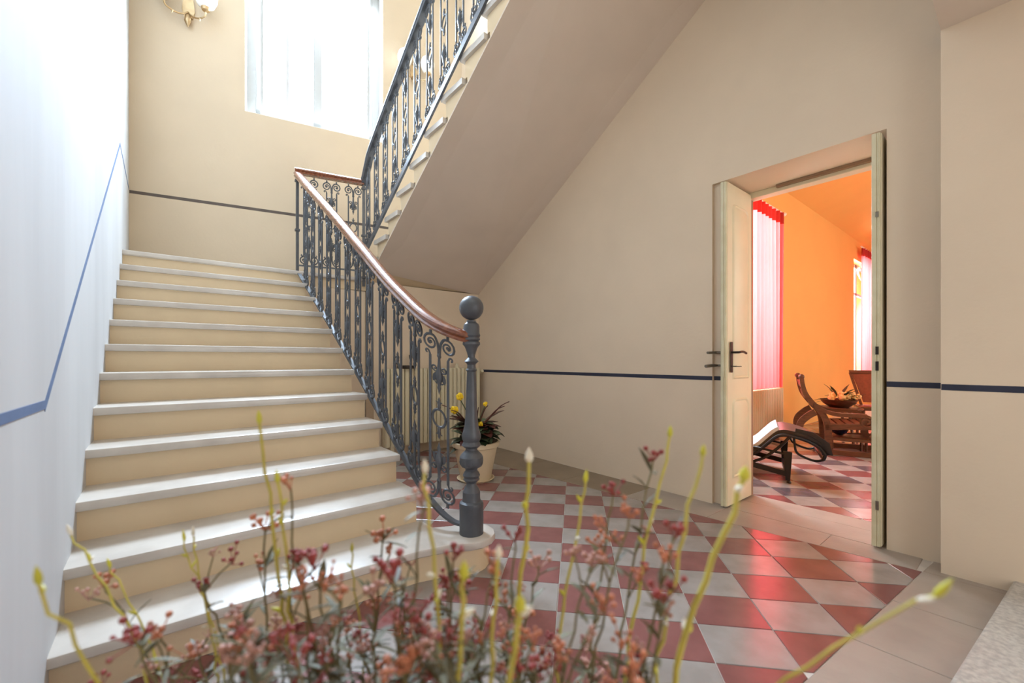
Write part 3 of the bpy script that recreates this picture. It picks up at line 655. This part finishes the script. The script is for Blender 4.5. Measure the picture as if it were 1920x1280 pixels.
obj('key', MB().tube([(3.425, -0.50, 1.015), (3.425, -0.54, 1.015)], 0.004, 6).tube([(3.425+0.014*math.cos(a), -0.555+0.014*math.sin(a), 1.015) for a in [2*PI*k/10 for k in range(11)]], 0.003, 5, False), 'steel', hp)
h2 = obj('handle_plate', MB().box(3.41, -0.447, 0.97, 3.442, -0.441, 1.19), 'steel', d1)
obj('lever', MB().tube([(3.425, -0.445, 1.115), (3.425, -0.395, 1.115), (3.395, -0.390, 1.115), (3.305, -0.388, 1.112)], 0.010, 7), 'steel', h2, True)
obj('knob', MB().tube([(3.425, -0.445, 1.02), (3.425, -0.405, 1.02), (3.385, -0.385, 1.02), (3.29, -0.382, 1.015)], [0.008, 0.008, 0.012, 0.012], 7), 'steel', h2, True)
for zz, hh in ((1.09, 0.045), (1.00, 0.052), (1.86, 0.03), (0.22, 0.05)):
    obj('lock_plate', MB().box(3.359, -1.326, zz, 3.3625, -1.312, zz+hh), 'dark_metal' if zz < 1.5 and zz > 0.5 else 'steel', d2)
obj('lock_face', MB().box(3.359, -0.478, 0.94, 3.3625, -0.462, 1.21), 'door_edge', d1)
# frame on the far side of the wall
tf = struct('trim_1', MB().box(3.80, DY1-0.105, 0, 3.865, DY1-0.08, DZ-0.02).box(3.80, DY0+0.035, 0, 3.865, DY0+0.06, DZ-0.02), 'door_frame', 'brown door stop strip on the room side of the doorway', 'door frame')
obj('frame_post', MB().box(3.80, DY1-0.08, 0, 3.885, DY1-0.01, DZ).box(3.80, DY0, 0, 3.885, DY0+0.035, DZ), 'door', tf)
obj('frame_head', MB().box(3.80, DY0, DZ-0.045, 3.885, DY1, DZ), 'door', tf, bevel=0.004)
obj('head_stop', MB().box(3.77, DY0+0.03, DZ-0.022, 3.80, DY1-0.3, DZ-0.002), 'door_frame', tf)

# ------------------------------------------------------------------ the orange room
RY, RX1, RYN, RZ = 0.50, 14.6, -4.6, 4.0         # window wall, far end, near side, ceiling height
fr = struct('floor_room', MB().box(WX2, RYN, -0.15, RX1, RY+0.3, -0.0035), 'grout', 'pink, grey and slate diagonal tile floor of the orange room', 'floor')
def rc(i, j):
    if (i+j) % 2 == 0: return 'tile_grey'
    return 'tile_dark' if (i-j)//2 % 2 == 0 else 'tile_red'
vis0 = lambda x, y: (y+1.8656) < (x-0.2737)*0.42-0.0+0.20 and (y+1.8656) > (x-0.2737)*0.085
lay(fr, [(-1, 0, -WX2), (1, 0, 9.6), (0, 1, RY-0.01), (0, -1, 2.2)], -36, 2, -6, 30, rc, lambda x, y: not vis0(x, y))
WN = [(4.40, 5.30), (5.75, 7.02), (11.50, 13.2)]; WZ = (0.72, 3.20)
mb = MB(); xs = WX2
for a, b in WN: mb.box(xs, RY, -0.1, a, RY+0.45, RZ); mb.box(a, RY, -0.1, b, RY+0.45, WZ[0]+(0.04 if a > 9 else 0)); mb.box(a, RY, WZ[1], b, RY+0.45, RZ); xs = b
mb.box(xs, RY, -0.1, RX1, RY+0.45, RZ)
struct('wall_room_window', mb, 'orange', 'orange wall with curtained windows beyond the doorway', 'wall')
struct('wall_room_end', MB().box(RX1, RYN, -0.1, RX1+0.2, RY+0.45, RZ), 'orange', 'far end wall of the orange room', 'wall')
struct('wall_room_near', MB().box(WX2, RYN-0.2, -0.1, 6.0, RYN, RZ).box(10.4, RYN-0.2, -0.1, RX1, RYN, RZ).box(6.0, RYN-0.2, 3.1, 10.4, RYN, RZ).box(6.0, RYN-0.2, -0.1, 10.4, RYN, 0.7), 'orange', 'near side wall of the orange room', 'wall')  # opening cut in this unseen wall for the added side fill
struct('wall_room_door', MB().box(WX2, RYN, -0.1, WX2+0.004, DY0, RZ).box(WX2, DY1, -0.1, WX2+0.004, RY, RZ).box(WX2, DY0, DZ, WX2+0.004, DY1, RZ), 'orange', 'inner face of the doorway wall in the orange room', 'wall')
# shallow vaulted ceiling
m = MB(); n = 10; pts = [(RYN+(RY-RYN)*k/n, 3.62+0.55*math.sin(PI*k/n)) for k in range(n+1)]
m.prism(pts+[(RY, 4.4), (RYN, 4.4)], (WX2, RX1), lambda a, b, t: Vector((t, a, b)))
struct('ceiling_room', m, 'orange', 'orange vaulted ceiling of the room', 'ceiling')
for k, (a, b) in enumerate(WN):
    z0, z1 = WZ[0]+(0.04 if k == 2 else 0), WZ[1]
    m = MB()
    for q in ((a, a+0.07, z0, z1), (b-0.07, b, z0, z1), (a, b, z0, z0+0.07), (a, b, z1-0.07, z1), ((a+b)/2-0.05, (a+b)/2+0.05, z0, z1), (a, b, z0+(z1-z0)*0.72, z0+(z1-z0)*0.72+0.05)): m.box(q[0], RY+0.14, q[2], q[1], RY+0.20, q[3])
    wv = struct('window_%d' % (k+2), m, 'window', ('uncurtained window just inside the room, hidden by the doorway', 'white framed window behind the nearer pink curtain', 'white framed window behind the farther pink curtain')[k], 'window')
    for q in ((a+0.07, (a+b)/2-0.05), ((a+b)/2+0.05, b-0.07)): obj('pane', MB().box(q[0], RY+0.165, z0+0.07, q[1], RY+0.171, z1-0.07), 'glass', wv)
    obj('window_sill', MB().box(a-0.03, RY-0.03, z0-0.035, b+0.03, RY+0.14, z0), 'white_paint', wv)
def curtain(x0, x1, y, z0, z1, label, folds, end=True):
    t = thing('curtain', ((x0+x1)/2, y, z0), label, 'curtain')
    def sheet(za, zb, g=0.0):
        nx = folds*10; vs = []
        for zz in (za, zb):
            for s_ in (0, 1):
                for i in range(nx+1):
                    u = i/nx; vs.append((x0+(x1-x0)*u, y+0.030*math.sin(2*PI*folds*u)+0.008*math.sin(7.3*u*folds+zz)+s_*0.003+g, zz))
        q = nx+1; fs = []
        for i in range(nx):
            fs += [(i, i+1, 2*q+i+1, 2*q+i), (q+i+1, q+i, 3*q+i, 3*q+i+1)]
        fs += [(0, q, 3*q, 2*q), (q-1, 2*q-1, 4*q-1, 3*q-1)]
        return MB().add(vs, fs)
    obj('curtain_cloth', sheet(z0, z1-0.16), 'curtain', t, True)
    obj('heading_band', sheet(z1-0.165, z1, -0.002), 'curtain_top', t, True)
    rod = obj('curtain_rod', MB().tube([(x0-0.1, y, z1+0.012), (x1+0.10, y, z1+0.012)], 0.012, 8), 'white_paint', t, True)
    obj('rod_end', MB().ball((x1+0.11, y, z1+0.012), 0.028, 10, 6), 'white_paint', rod, True)
    obj('rod_bracket', MB().tube([(x1+0.05, y, z1+0.012), (x1+0.05, RY, z1+0.012)], 0.010, 6), 'white_paint', rod)
curtain(5.95, 7.12, RY-0.10, 0.675, 3.16, 'pink curtain with red heading above the room radiator', 9)
curtain(11.72, 13.5, RY-0.10, 0.80, 3.44, 'pink curtain at the farther window, partly hidden by the door edge', 12)
radiator(5.9, 7.08, RY-0.14, 0.11, 0.665, 20, 'cream radiator under the nearer pink curtain', 0.10)

# ------------------------------------------------------------------ reclining chair just inside the doorway
cl = thing('chaise_longue', (4.72, -0.30, 0), 'black leather and white reclining lounger on a dark steel base', 'lounger')
cprof = [(0.36, 0.62), (0.22, 0.46), (0.08, 0.30), (-0.05, 0.215), (-0.16, 0.205), (-0.28, 0.265), (-0.37, 0.355), (-0.44, 0.425), (-0.50, 0.452), (-0.58, 0.448), (-0.68, 0.425), (-0.76, 0.385), (-0.80, 0.335)]
cpts = [(p.y, p.z) for p in smooth_path([(0, a, b) for a, b in cprof], 4)]
def slab(pts, th, x0, x1):
    n = len(pts); v = []; up = []
    for i, (a, b) in enumerate(pts):
        p, q = pts[max(i-1, 0)], pts[min(i+1, n-1)]; d = Vector((q[0]-p[0], q[1]-p[1])).normalized(); up.append((a+d.y*th, b-d.x*th))
    up = [(a, b) if b2 <= b else (a, b) for (a, b), (a2, b2) in zip(up, pts)]
    return MB().prism(pts+up[::-1], (x0, x1), lambda a, b, t: Vector((t, a, b)))
cx0, cx1 = 4.44, 5.0
obj('mattress', slab(cpts, -0.035, cx0+0.01, cx1-0.01), 'black_leather', cl, 40)
wp = [p for p in cpts if p[0] > -0.475]
obj('seat_cover', slab([(a, b+0.002) for a, b in wp], 0.028, cx0+0.02, cx1-0.02), 'white_leather', cl, 40)
for x in (cx0, cx1):
    fp = [(x, a, b-0.045) for a, b in cpts]+[(x, -0.805, 0.29), (x, -0.79, 0.245)]
    fr_ = obj('side_tube', MB().tube(fp, 0.014, 8), 'black_steel', cl, True)
    obj('foot_loop', MB().tube(smooth_path([(x, -0.79, 0.245), (x, -0.74, 0.225), (x, -0.66, 0.24), (x, -0.60, 0.275), (x, -0.585, 0.34), (x, -0.58, 0.40)], 4), 0.010, 7), 'black_steel', fr_, True)
    obj('rocker_arc', MB().tube(smooth_path([(x, -0.55, 0.40), (x, -0.45, 0.28), (x, -0.30, 0.155), (x, -0.10, 0.10), (x, 0.12, 0.16), (x, 0.28, 0.33)], 5), 0.013, 8), 'black_steel', fr_, True)
    obj('brace', MB().tube([(x, -0.51, 0.245), (x, -0.30, 0.265), (x, 0.10, 0.27)], 0.011, 7), 'black_steel', fr_, True)
    for y0 in (-0.53, 0.10):
        lg = obj('leg', MB().prism([(y0-0.038, 0.27), (y0+0.030, 0.27), (y0+0.014, 0.02), (y0-0.022, 0.02)], (x-0.012, x+0.012), lambda a, b, t: Vector((t, a, b))), 'black_steel', cl, bevel=0.003)
        obj('foot_pad', MB().lathe([(0.018, 0), (0.02, 0.008), (0.012, 0.021)], (x, y0-0.012, 0), 10), 'dark_metal', lg)
    obj('base_rail', MB().prism([(-0.52, 0.055), (0.09, 0.12), (0.09, 0.165), (-0.52, 0.100)], (x-0.012, x+0.012), lambda a, b, t: Vector((t, a, b))), 'black_steel', cl)
obj('crossbar', MB().tube([(cx0, -0.79, 0.245), (cx1, -0.79, 0.245)], 0.012, 8), 'black_steel', cl, True)
obj('crossbar', MB().box(cx0, -0.54, 0.06, cx1, -0.51, 0.10), 'black_steel', cl)
obj('foot_flap', slab([(-0.585, 0.40), (-0.70, 0.385), (-0.775, 0.335), (-0.785, 0.275)], 0.075, cx0+0.02, cx0+0.05), 'black_leather', cl)

def skew(o):
    for c in o.children:
        if not c.data.get('skewed'):
            for v in c.data.vertices:
                t = v.co.x-cx0; v.co.x = cx0+0.95*t; v.co.y += 0.36*t
            c.data['skewed'] = 1
        skew(c)
skew(cl)
# ------------------------------------------------------------------ rocking chair, flowers, second chair
RO = Vector((5.99, -0.32, 0)); RD = Vector((0.35, -0.937, 0)); RN = Vector((0.937, 0.35, 0))
rk = thing('rocking_chair', RO+RD*0.3+RN*0.28, 'carved dark wooden rocking chair with scrolled arms', 'chair')
def rp_(s_, z, o): return RO+RD*(s_*0.90)+RN*o+Vector((0, 0, z))
def plank(pts, wid, o0, o1, n=5):
    """flat curved member following pts in the side plane, wid across, from depth o0 to o1"""
    q = smooth_path([(a, 0, b) for a, b in pts], n); L = []; Rr = []
    for i, p in enumerate(q):
        d = (q[min(i+1, len(q)-1)]-q[max(i-1, 0)]).normalized(); w_ = wid[0]+(wid[1]-wid[0])*i/(len(q)-1)
        L.append((p.x-d.z*w_/2, p.z+d.x*w_/2)); Rr.append((p.x+d.z*w_/2, p.z-d.x*w_/2))
    m = MB(); k = len(q); vs = [rp_(a, b, o) for o in (o0, o1) for a, b in L+Rr]
    f = []
    for i in range(k-1):
        f += [(i, i+1, k+i+1, k+i), (2*k+i+1, 2*k+i, 3*k+i, 3*k+i+1), (i+1, i, 2*k+i, 2*k+i+1), (k+i, k+i+1, 3*k+i+1, 3*k+i)]
    f += [(0, k, 3*k, 2*k), (2*k-1, k-1, 3*k-1, 4*k-1)]
    return m.add(vs, f)
for o in (0.0, 0.52):
    bp = obj('back_post', plank([(-0.150, 0.868), (-0.135, 0.76), (-0.10, 0.66), (-0.03, 0.565), (0.05, 0.48), (0.105, 0.38), (0.125, 0.25), (0.13, 0.06)], (0.045, 0.075), o, o+0.05), 'chair_wood', rk, 40)
    obj('post_knob', MB().ball(rp_(-0.152, 0.868, o+0.025), 0.032, 10, 7), 'chair_wood', bp, True)
    ar = obj('armrest', plank([(-0.02, 0.56), (0.08, 0.49), (0.20, 0.455), (0.33, 0.450), (0.44, 0.452), (0.50, 0.448)], (0.04, 0.045), o-0.01, o+0.06), 'chair_wood', rk, 40)
    sp = [(0.495+(0.068-0.05*k/16)*math.cos(PI/2-2*PI*1.5*k/16), 0.385+(0.068-0.05*k/16)*math.sin(PI/2-2*PI*1.5*k/16)) for k in range(17)]
    obj('arm_scroll', plank(sp, (0.026, 0.016), o-0.012, o+0.062, 2), 'chair_wood', ar, 40)
    m = MB().lathe([(0.0, 0), (0.052, 0), (0.052, 0.045), (0, 0.045)], (0, 0, 0), 16)
    m.v = [tuple(rp_(0.495+x, 0.385+y, o+z)) for x, y, z in m.v]
    obj('scroll_core', m, 'chair_wood', ar)
    obj('seat_rail', plank([(0.10, 0.305), (0.35, 0.325), (0.80, 0.345)], (0.06, 0.06), o, o+0.05), 'chair_wood', rk, 40)
    obj('front_leg', plank([(0.60, 0.33), (0.575, 0.22), (0.60, 0.10)], (0.06, 0.09), o, o+0.05), 'chair_wood', rk, 40)
    obj('lower_rail', plank([(0.12, 0.185), (0.40, 0.175), (0.70, 0.185)], (0.03, 0.03), o+0.01, o+0.04), 'chair_wood', rk, 40)
    obj('runner', plank([(0.02, 0.055), (0.13, 0.034), (0.45, 0.029), (0.75, 0.036), (0.95, 0.075)], (0.05, 0.055), o, o+0.05), 'chair_wood', rk, 40)
    obj('rear_scroll', plank([(-0.005, 0.47), (-0.08, 0.42), (-0.155, 0.34), (-0.165, 0.24), (-0.10, 0.17), (0.0, 0.135), (0.10, 0.12)], (0.075, 0.07), o+0.005, o+0.045), 'chair_wood', rk, 40)
for k in range(7):
    a = 0.14+0.088*k; z = 0.335+0.004*k
    obj('seat_slat', plank([(a, z), (a+0.035, z+0.001), (a+0.07, z+0.002)], (0.018, 0.018), 0.05, 0.52, 1), 'chair_wood', rk)
for a, z in ((-0.10, 0.66), (-0.135, 0.78), (-0.02, 0.55)):
    obj('back_slat', plank([(a, z-0.04), (a-0.012, z), (a-0.02, z+0.04)], (0.018, 0.018), 0.05, 0.52, 1), 'chair_wood', rk)
dish = thing('dark_bowl', rp_(0.30, 0.26, 0.3), 'small dark blue bowl under the rocking chair seat', 'bowl')
bb = rp_(0.28, 0.192, 0.30)
obj('bowl_shell', MB().lathe([(0.0, 0), (0.03, 0), (0.06, 0.02), (0.085, 0.06), (0.078, 0.06), (0.055, 0.026), (0, 0.012)], bb, 18), mat('dark_blue_glaze', (40, 38, 66), 0.25, 0.1, 10), dish, 40)
sh = thing('low_stool', rp_(0.28, 0, 0.30), 'low wooden shelf board beneath the rocking chair', 'stool')
obj('board', MB().add([rp_(a, z, o) for z in (0.172, 0.19) for a, o in ((0.16, 0.12), (0.54, 0.12), (0.54, 0.44), (0.16, 0.44))], [(3, 2, 1, 0), (4, 5, 6, 7), (0, 1, 5, 4), (1, 2, 6, 5), (2, 3, 7, 6), (3, 0, 4, 7)]), 'chair_wood', sh)
for a, o in ((0.18, 0.14), (0.52, 0.14), (0.52, 0.42), (0.18, 0.42)):
    obj('leg', MB().tube([rp_(a, 0.0, o), rp_(a, 0.173, o)], 0.014, 7), 'chair_wood', sh)
# planter with cream flowers on a table behind the rocking chair
tb = thing('side_table', rp_(0.36, 0, 0.90), 'small wooden table behind the rocking chair', 'table')
tc_ = rp_(0.36, 0, 0.90)
obj('table_top', MB().lathe([(0, 0.43), (0.24, 0.43), (0.25, 0.445), (0.24, 0.46), (0, 0.46)], tc_, 24), 'chair_wood', tb, 40)
for k in range(3):
    a = 2*PI*k/3; obj('leg', MB().tube([tc_+Vector((0.2*math.cos(a), 0.2*math.sin(a), 0)), tc_+Vector((0.14*math.cos(a), 0.14*math.sin(a), 0.435))], 0.016, 7), 'chair_wood', tb)
fb = thing('flower_bowl', tc_+Vector((0, 0, 0.46)), 'bowl of cream flowers and green leaves behind the rocking chair', 'flowers')
b0 = tc_+Vector((0, 0, 0.46))
obj('bowl', MB().lathe([(0, 0), (0.10, 0), (0.17, 0.05), (0.20, 0.10), (0.19, 0.10), (0.15, 0.06), (0, 0.05)], b0, 20), 'chair_wood', fb, 40)
q = random.Random(4)
for k in range(17):
    a = q.uniform(0, 2*PI); r = q.uniform(0, 0.19); c = b0+Vector((r*math.cos(a), r*math.sin(a), 0.11+q.uniform(0, 0.07)-r*0.15))+RD*0.05
    obj('flower', bloom(c, q.uniform(0.030, 0.046)), 'cream_petal', fb, True)
for k in range(30):
    a = q.uniform(0, 2*PI); el = q.uniform(0.0, 1.2); d = Vector((math.cos(a)*math.cos(el), math.sin(a)*math.cos(el), math.sin(el)))
    obj('leaf', MB().leaf(b0+Vector((0, 0, 0.08))+d*0.06, d, (0, 0, 1), q.uniform(0.10, 0.22), q.uniform(0.03, 0.05), 0.2), 'leaf_dark', fb, True)
# second chair: tapering panelled back
ac = thing('armchair', rp_(0.62, 0, 1.4), 'wooden chair with tapering red-brown back behind the rocking chair', 'chair')
def q4(m, pts, o0, o1): return m.prism(pts, (o0, o1), lambda a, b, t: rp_(a*1.12+0.10, b*0.975, t+0.66))
obj('backrest', q4(MB(), [(0.575, 0.50), (0.80, 0.50), (0.98, 0.90), (0.455, 0.90)], 0.86, 0.875), 'chair_cane', ac)
obj('top_rail', q4(MB(), [(0.43, 0.90), (1.01, 0.90), (1.02, 0.945), (0.42, 0.945)], 0.845, 0.89), 'chair_wood', ac, bevel=0.006)
for a0, a1 in ((0.565, 0.435), (0.81, 0.995)):
    obj('back_post', q4(MB(), [(a0-0.014, 0.42), (a0+0.014, 0.42), (a1+0.016, 0.91), (a1-0.016, 0.91)], 0.85, 0.885), 'chair_wood', ac)
obj('seat', q4(MB(), [(0.48, 0.42), (0.92, 0.42), (0.92, 0.465), (0.48, 0.465)], 0.44, 0.90), 'chair_wood', ac, bevel=0.008)
for a in (0.51, 0.89):
    for o in (0.48, 0.86): obj('leg', MB().tube([rp_(a*1.12+0.10, 0, o+0.66), rp_(a*1.12+0.10, 0.41, o+0.66)], [0.016, 0.022], 8), 'chair_wood', ac, True)

# ------------------------------------------------------------------ dried flowers in front of the viewer
FC = at(735, 675, 0.58); FC.z = 0                  # a long trough set across the view
fl = thing('flower_arrangement', FC, 'large blurred bunch of dried red flowers and budding stems in front', 'flowers')
def fp(a, b, z): return FC+RT*a+FW*b+Vector((0, 0, z))
def trough(hl, hw, z0, z1, k=0.86): return [fp(sx_*hl*kk, sy_*hw*kk, z) for z, kk in ((z0, k), (z1, 1.0)) for sx_, sy_ in ((-1, -1), (1, -1), (1, 1), (-1, 1))]
BOXF = [(3, 2, 1, 0), (0, 1, 5, 4), (1, 2, 6, 5), (2, 3, 7, 6), (3, 0, 4, 7)]
m = MB().add(trough(0.40, 0.13, 0.0, 0.46), BOXF); m.add(trough(0.375, 0.105, 0.04, 0.46), BOXF)
m.f += [(4, 5, 13, 12), (5, 6, 14, 13), (6, 7, 15, 14), (7, 4, 12, 15)]
pl_ = obj('planter', m, 'ceramic', fl)
obj('soil', MB().add(trough(0.372, 0.102, 0.40, 0.42, 1.0), BOXF+[(4, 5, 6, 7)]), 'soil', pl_)
fq = random.Random(21)
def stem_path(tip, bow=0.1, n=8, seed=0):
    g = random.Random(seed); tip = Vector(tip); ta = (tip-FC).dot(RT); tb = (tip-FC).dot(FW)
    p0 = fp(min(max(ta*0.80+g.gauss(0, 0.02), -0.33), 0.33), min(max(tb*0.6+g.gauss(0, 0.015), -0.085), 0.085), 0.41)
    h = Vector((tip.x-p0.x, tip.y-p0.y, 0)); mid = p0+h*0.42+Vector((0, 0, (tip.z-p0.z)*0.58+bow*h.length))
    pts = smooth_path([p0, p0+h*0.14+Vector((0, 0, (tip.z-p0.z)*0.28)), mid, tip], n)
    for i in range(2, len(pts)-1): pts[i] = pts[i]+Vector((g.gauss(0, 1), g.gauss(0, 1), g.gauss(0, 1)))*0.0020
    return pts
def bud(m, c, d, L, w):
    d = Vector(d).normalized(); m.tube([c, c+d*L*0.25, c+d*L*0.6, c+d*L], [w*0.35, w, w*0.85, w*0.08], 7)
def budding(px, py, d, th=0.0030, seed=0, buds=3, mt='stem_green'):
    tip = at(px, py, d); pts = stem_path(tip, 0.12, 8, seed); n = len(pts); g = random.Random(seed+5)
    s_ = obj('stem', MB().tube(pts, [th*(1.15-0.55*i/n) for i in range(n)], 6), mt, fl, True)
    dr = (pts[-1]-pts[-3]).normalized()
    m = MB(); bud(m, pts[-1]-dr*0.004, dr+Vector((0, 0, 0.6)), g.uniform(0.015, 0.022), th*1.35); obj('bud', m, g.choice(['bud_green', 'bud_green', 'bud_green', 'bud_white']), s_, True)
    for k in range(buds):
        i = int(n*(0.55+0.4*g.random())); p = pts[min(i, n-2)]; sd = Vector((g.gauss(0, 1), g.gauss(0, 1), 0.9)).normalized()
        m = MB(); bud(m, p, sd, g.uniform(0.010, 0.018), th*1.05); obj('bud', m, g.choice(['bud_green', 'bud_white', 'bud_green']), s_, True)
def cluster(c, r, g, cols):
    m = MB()
    for k in range(g.randint(6, 9)):
        v = Vector((g.gauss(0, 1), g.gauss(0, 1), g.gauss(0, 0.8)))*r*0.55
        m.ball(c+v, r*g.uniform(0.18, 0.29), 6, 4); m.tube([c-Vector((0, 0, r*0.9)), c+v], r*0.055, 4)
    return m
def flowering(px, py, d, seed, size=0.017, leaves=13):
    g = random.Random(seed); tip = at(px, py, d); pts = stem_path(tip, 0.10, 7, seed); n = len(pts)
    s_ = obj('stem', MB().tube(pts, [0.0026*(1.1-0.6*i/n) for i in range(n)], 5), 'stem_brown', fl, True)
    col = g.choice(['petal_red', 'petal_red', 'petal_red', 'petal_orange', 'petal_orange', 'petal_pink'])
    obj('flower_head', cluster(pts[-1]+Vector((0, 0, size*0.6)), size*g.uniform(0.8, 1.3), g, col), col, s_, True)
    for k in range(2):
        i = int(n*g.uniform(0.6, 0.95)); p = pts[min(i, n-2)]; e = p+Vector((g.gauss(0, 0.022), g.gauss(0, 0.022), g.uniform(0.015, 0.05)))
        b_ = obj('side_shoot', MB().tube([p, p+(e-p)*0.5+Vector((0, 0, 0.004)), e], 0.0013, 4), 'stem_brown', s_, True)
        o = obj('flower_head', cluster(e+Vector((0, 0, size*0.5)), size*g.uniform(0.55, 0.95), g, col), g.choice([col, 'petal_red', 'petal_orange', 'petal_pink']), s_, True)
    lm = MB()
    for k in range(leaves):
        i = int(n*g.uniform(0.35, 0.98)); p = pts[min(i, n-2)]; a = g.uniform(0, 2*PI); el = g.uniform(-0.2, 1.1)
        dd = Vector((math.cos(a)*math.cos(el), math.sin(a)*math.cos(el), math.sin(el))); lm.leaf(p, dd, (0.1, 0.2, 1), g.uniform(0.020, 0.046), g.uniform(0.006, 0.012), 0.2)
    o = obj('leaves', lm, g.choice(['leaf_olive', 'leaf_olive', 'leaf_grey']), s_, True); o['kind'] = 'stuff'
for k, (px, py, d, th) in enumerate([(486, 790, 0.62, 0.0030), (132, 1000, 0.66, 0.0024), (362, 1000, 0.72, 0.0020), (660, 1030, 0.70, 0.0020), (797, 880, 0.50, 0.0030), (992, 862, 0.60, 0.0046), (1098, 900, 0.66, 0.0030), (1256, 815, 0.62, 0.0030),
                                     (1318, 850, 0.50, 0.0028), (1396, 895, 0.45, 0.0042), (1762, 1115, 0.33, 0.0022), (72, 1090, 0.42, 0.0026), (205, 1060, 0.68, 0.0020), (345, 1010, 0.70, 0.0018), (870, 1080, 0.42, 0.0040), (975, 1140, 0.40, 0.0042), (935, 1040, 0.48, 0.0032), (520, 900, 0.58, 0.0028)]):
    budding(px, py, d, th, 100+k)
heads = [(545, 915, .62), (495, 985, .66), (195, 1095, .68), (375, 1105, .66), (560, 1050, .58), (590, 1060, .55), (720, 1000, .68), (790, 940, .56), (1150, 925, .62), (1225, 860, .64), (1180, 968, .58), (1265, 1005, .52), (1110, 1060, .55), (1130, 1140, .50), (850, 1045, .58), (925, 1065, .54), (1245, 1118, .50), (640, 1115, .52), (700, 1105, .56), (780, 1175, .50), (300, 1185, .55), (250, 1200, .50), (455, 1190, .56), (430, 1240, .50), (1050, 1235, .48), (1185, 1265, .45), (965, 1010, .62), (735, 1080, .52), (1010, 1060, .66)]
for k, (px, py, d) in enumerate(heads): flowering(px, py, d, 300+k, 0.016)
for k in range(36):
    px = fq.gauss(760, 260); px = min(max(px, 190), 1290); lim = 1075+0.00035*(px-780)**2
    flowering(px, fq.uniform(min(lim, 1230), 1285), fq.uniform(0.42, 0.72), 500+k, fq.uniform(0.010, 0.015), 20)
for k in range(16):                              # leafy growth low in the middle of the trough
    flowering(fq.uniform(420, 1010), fq.uniform(1190, 1290), fq.uniform(0.44, 0.66), 800+k, 0.010, 30)
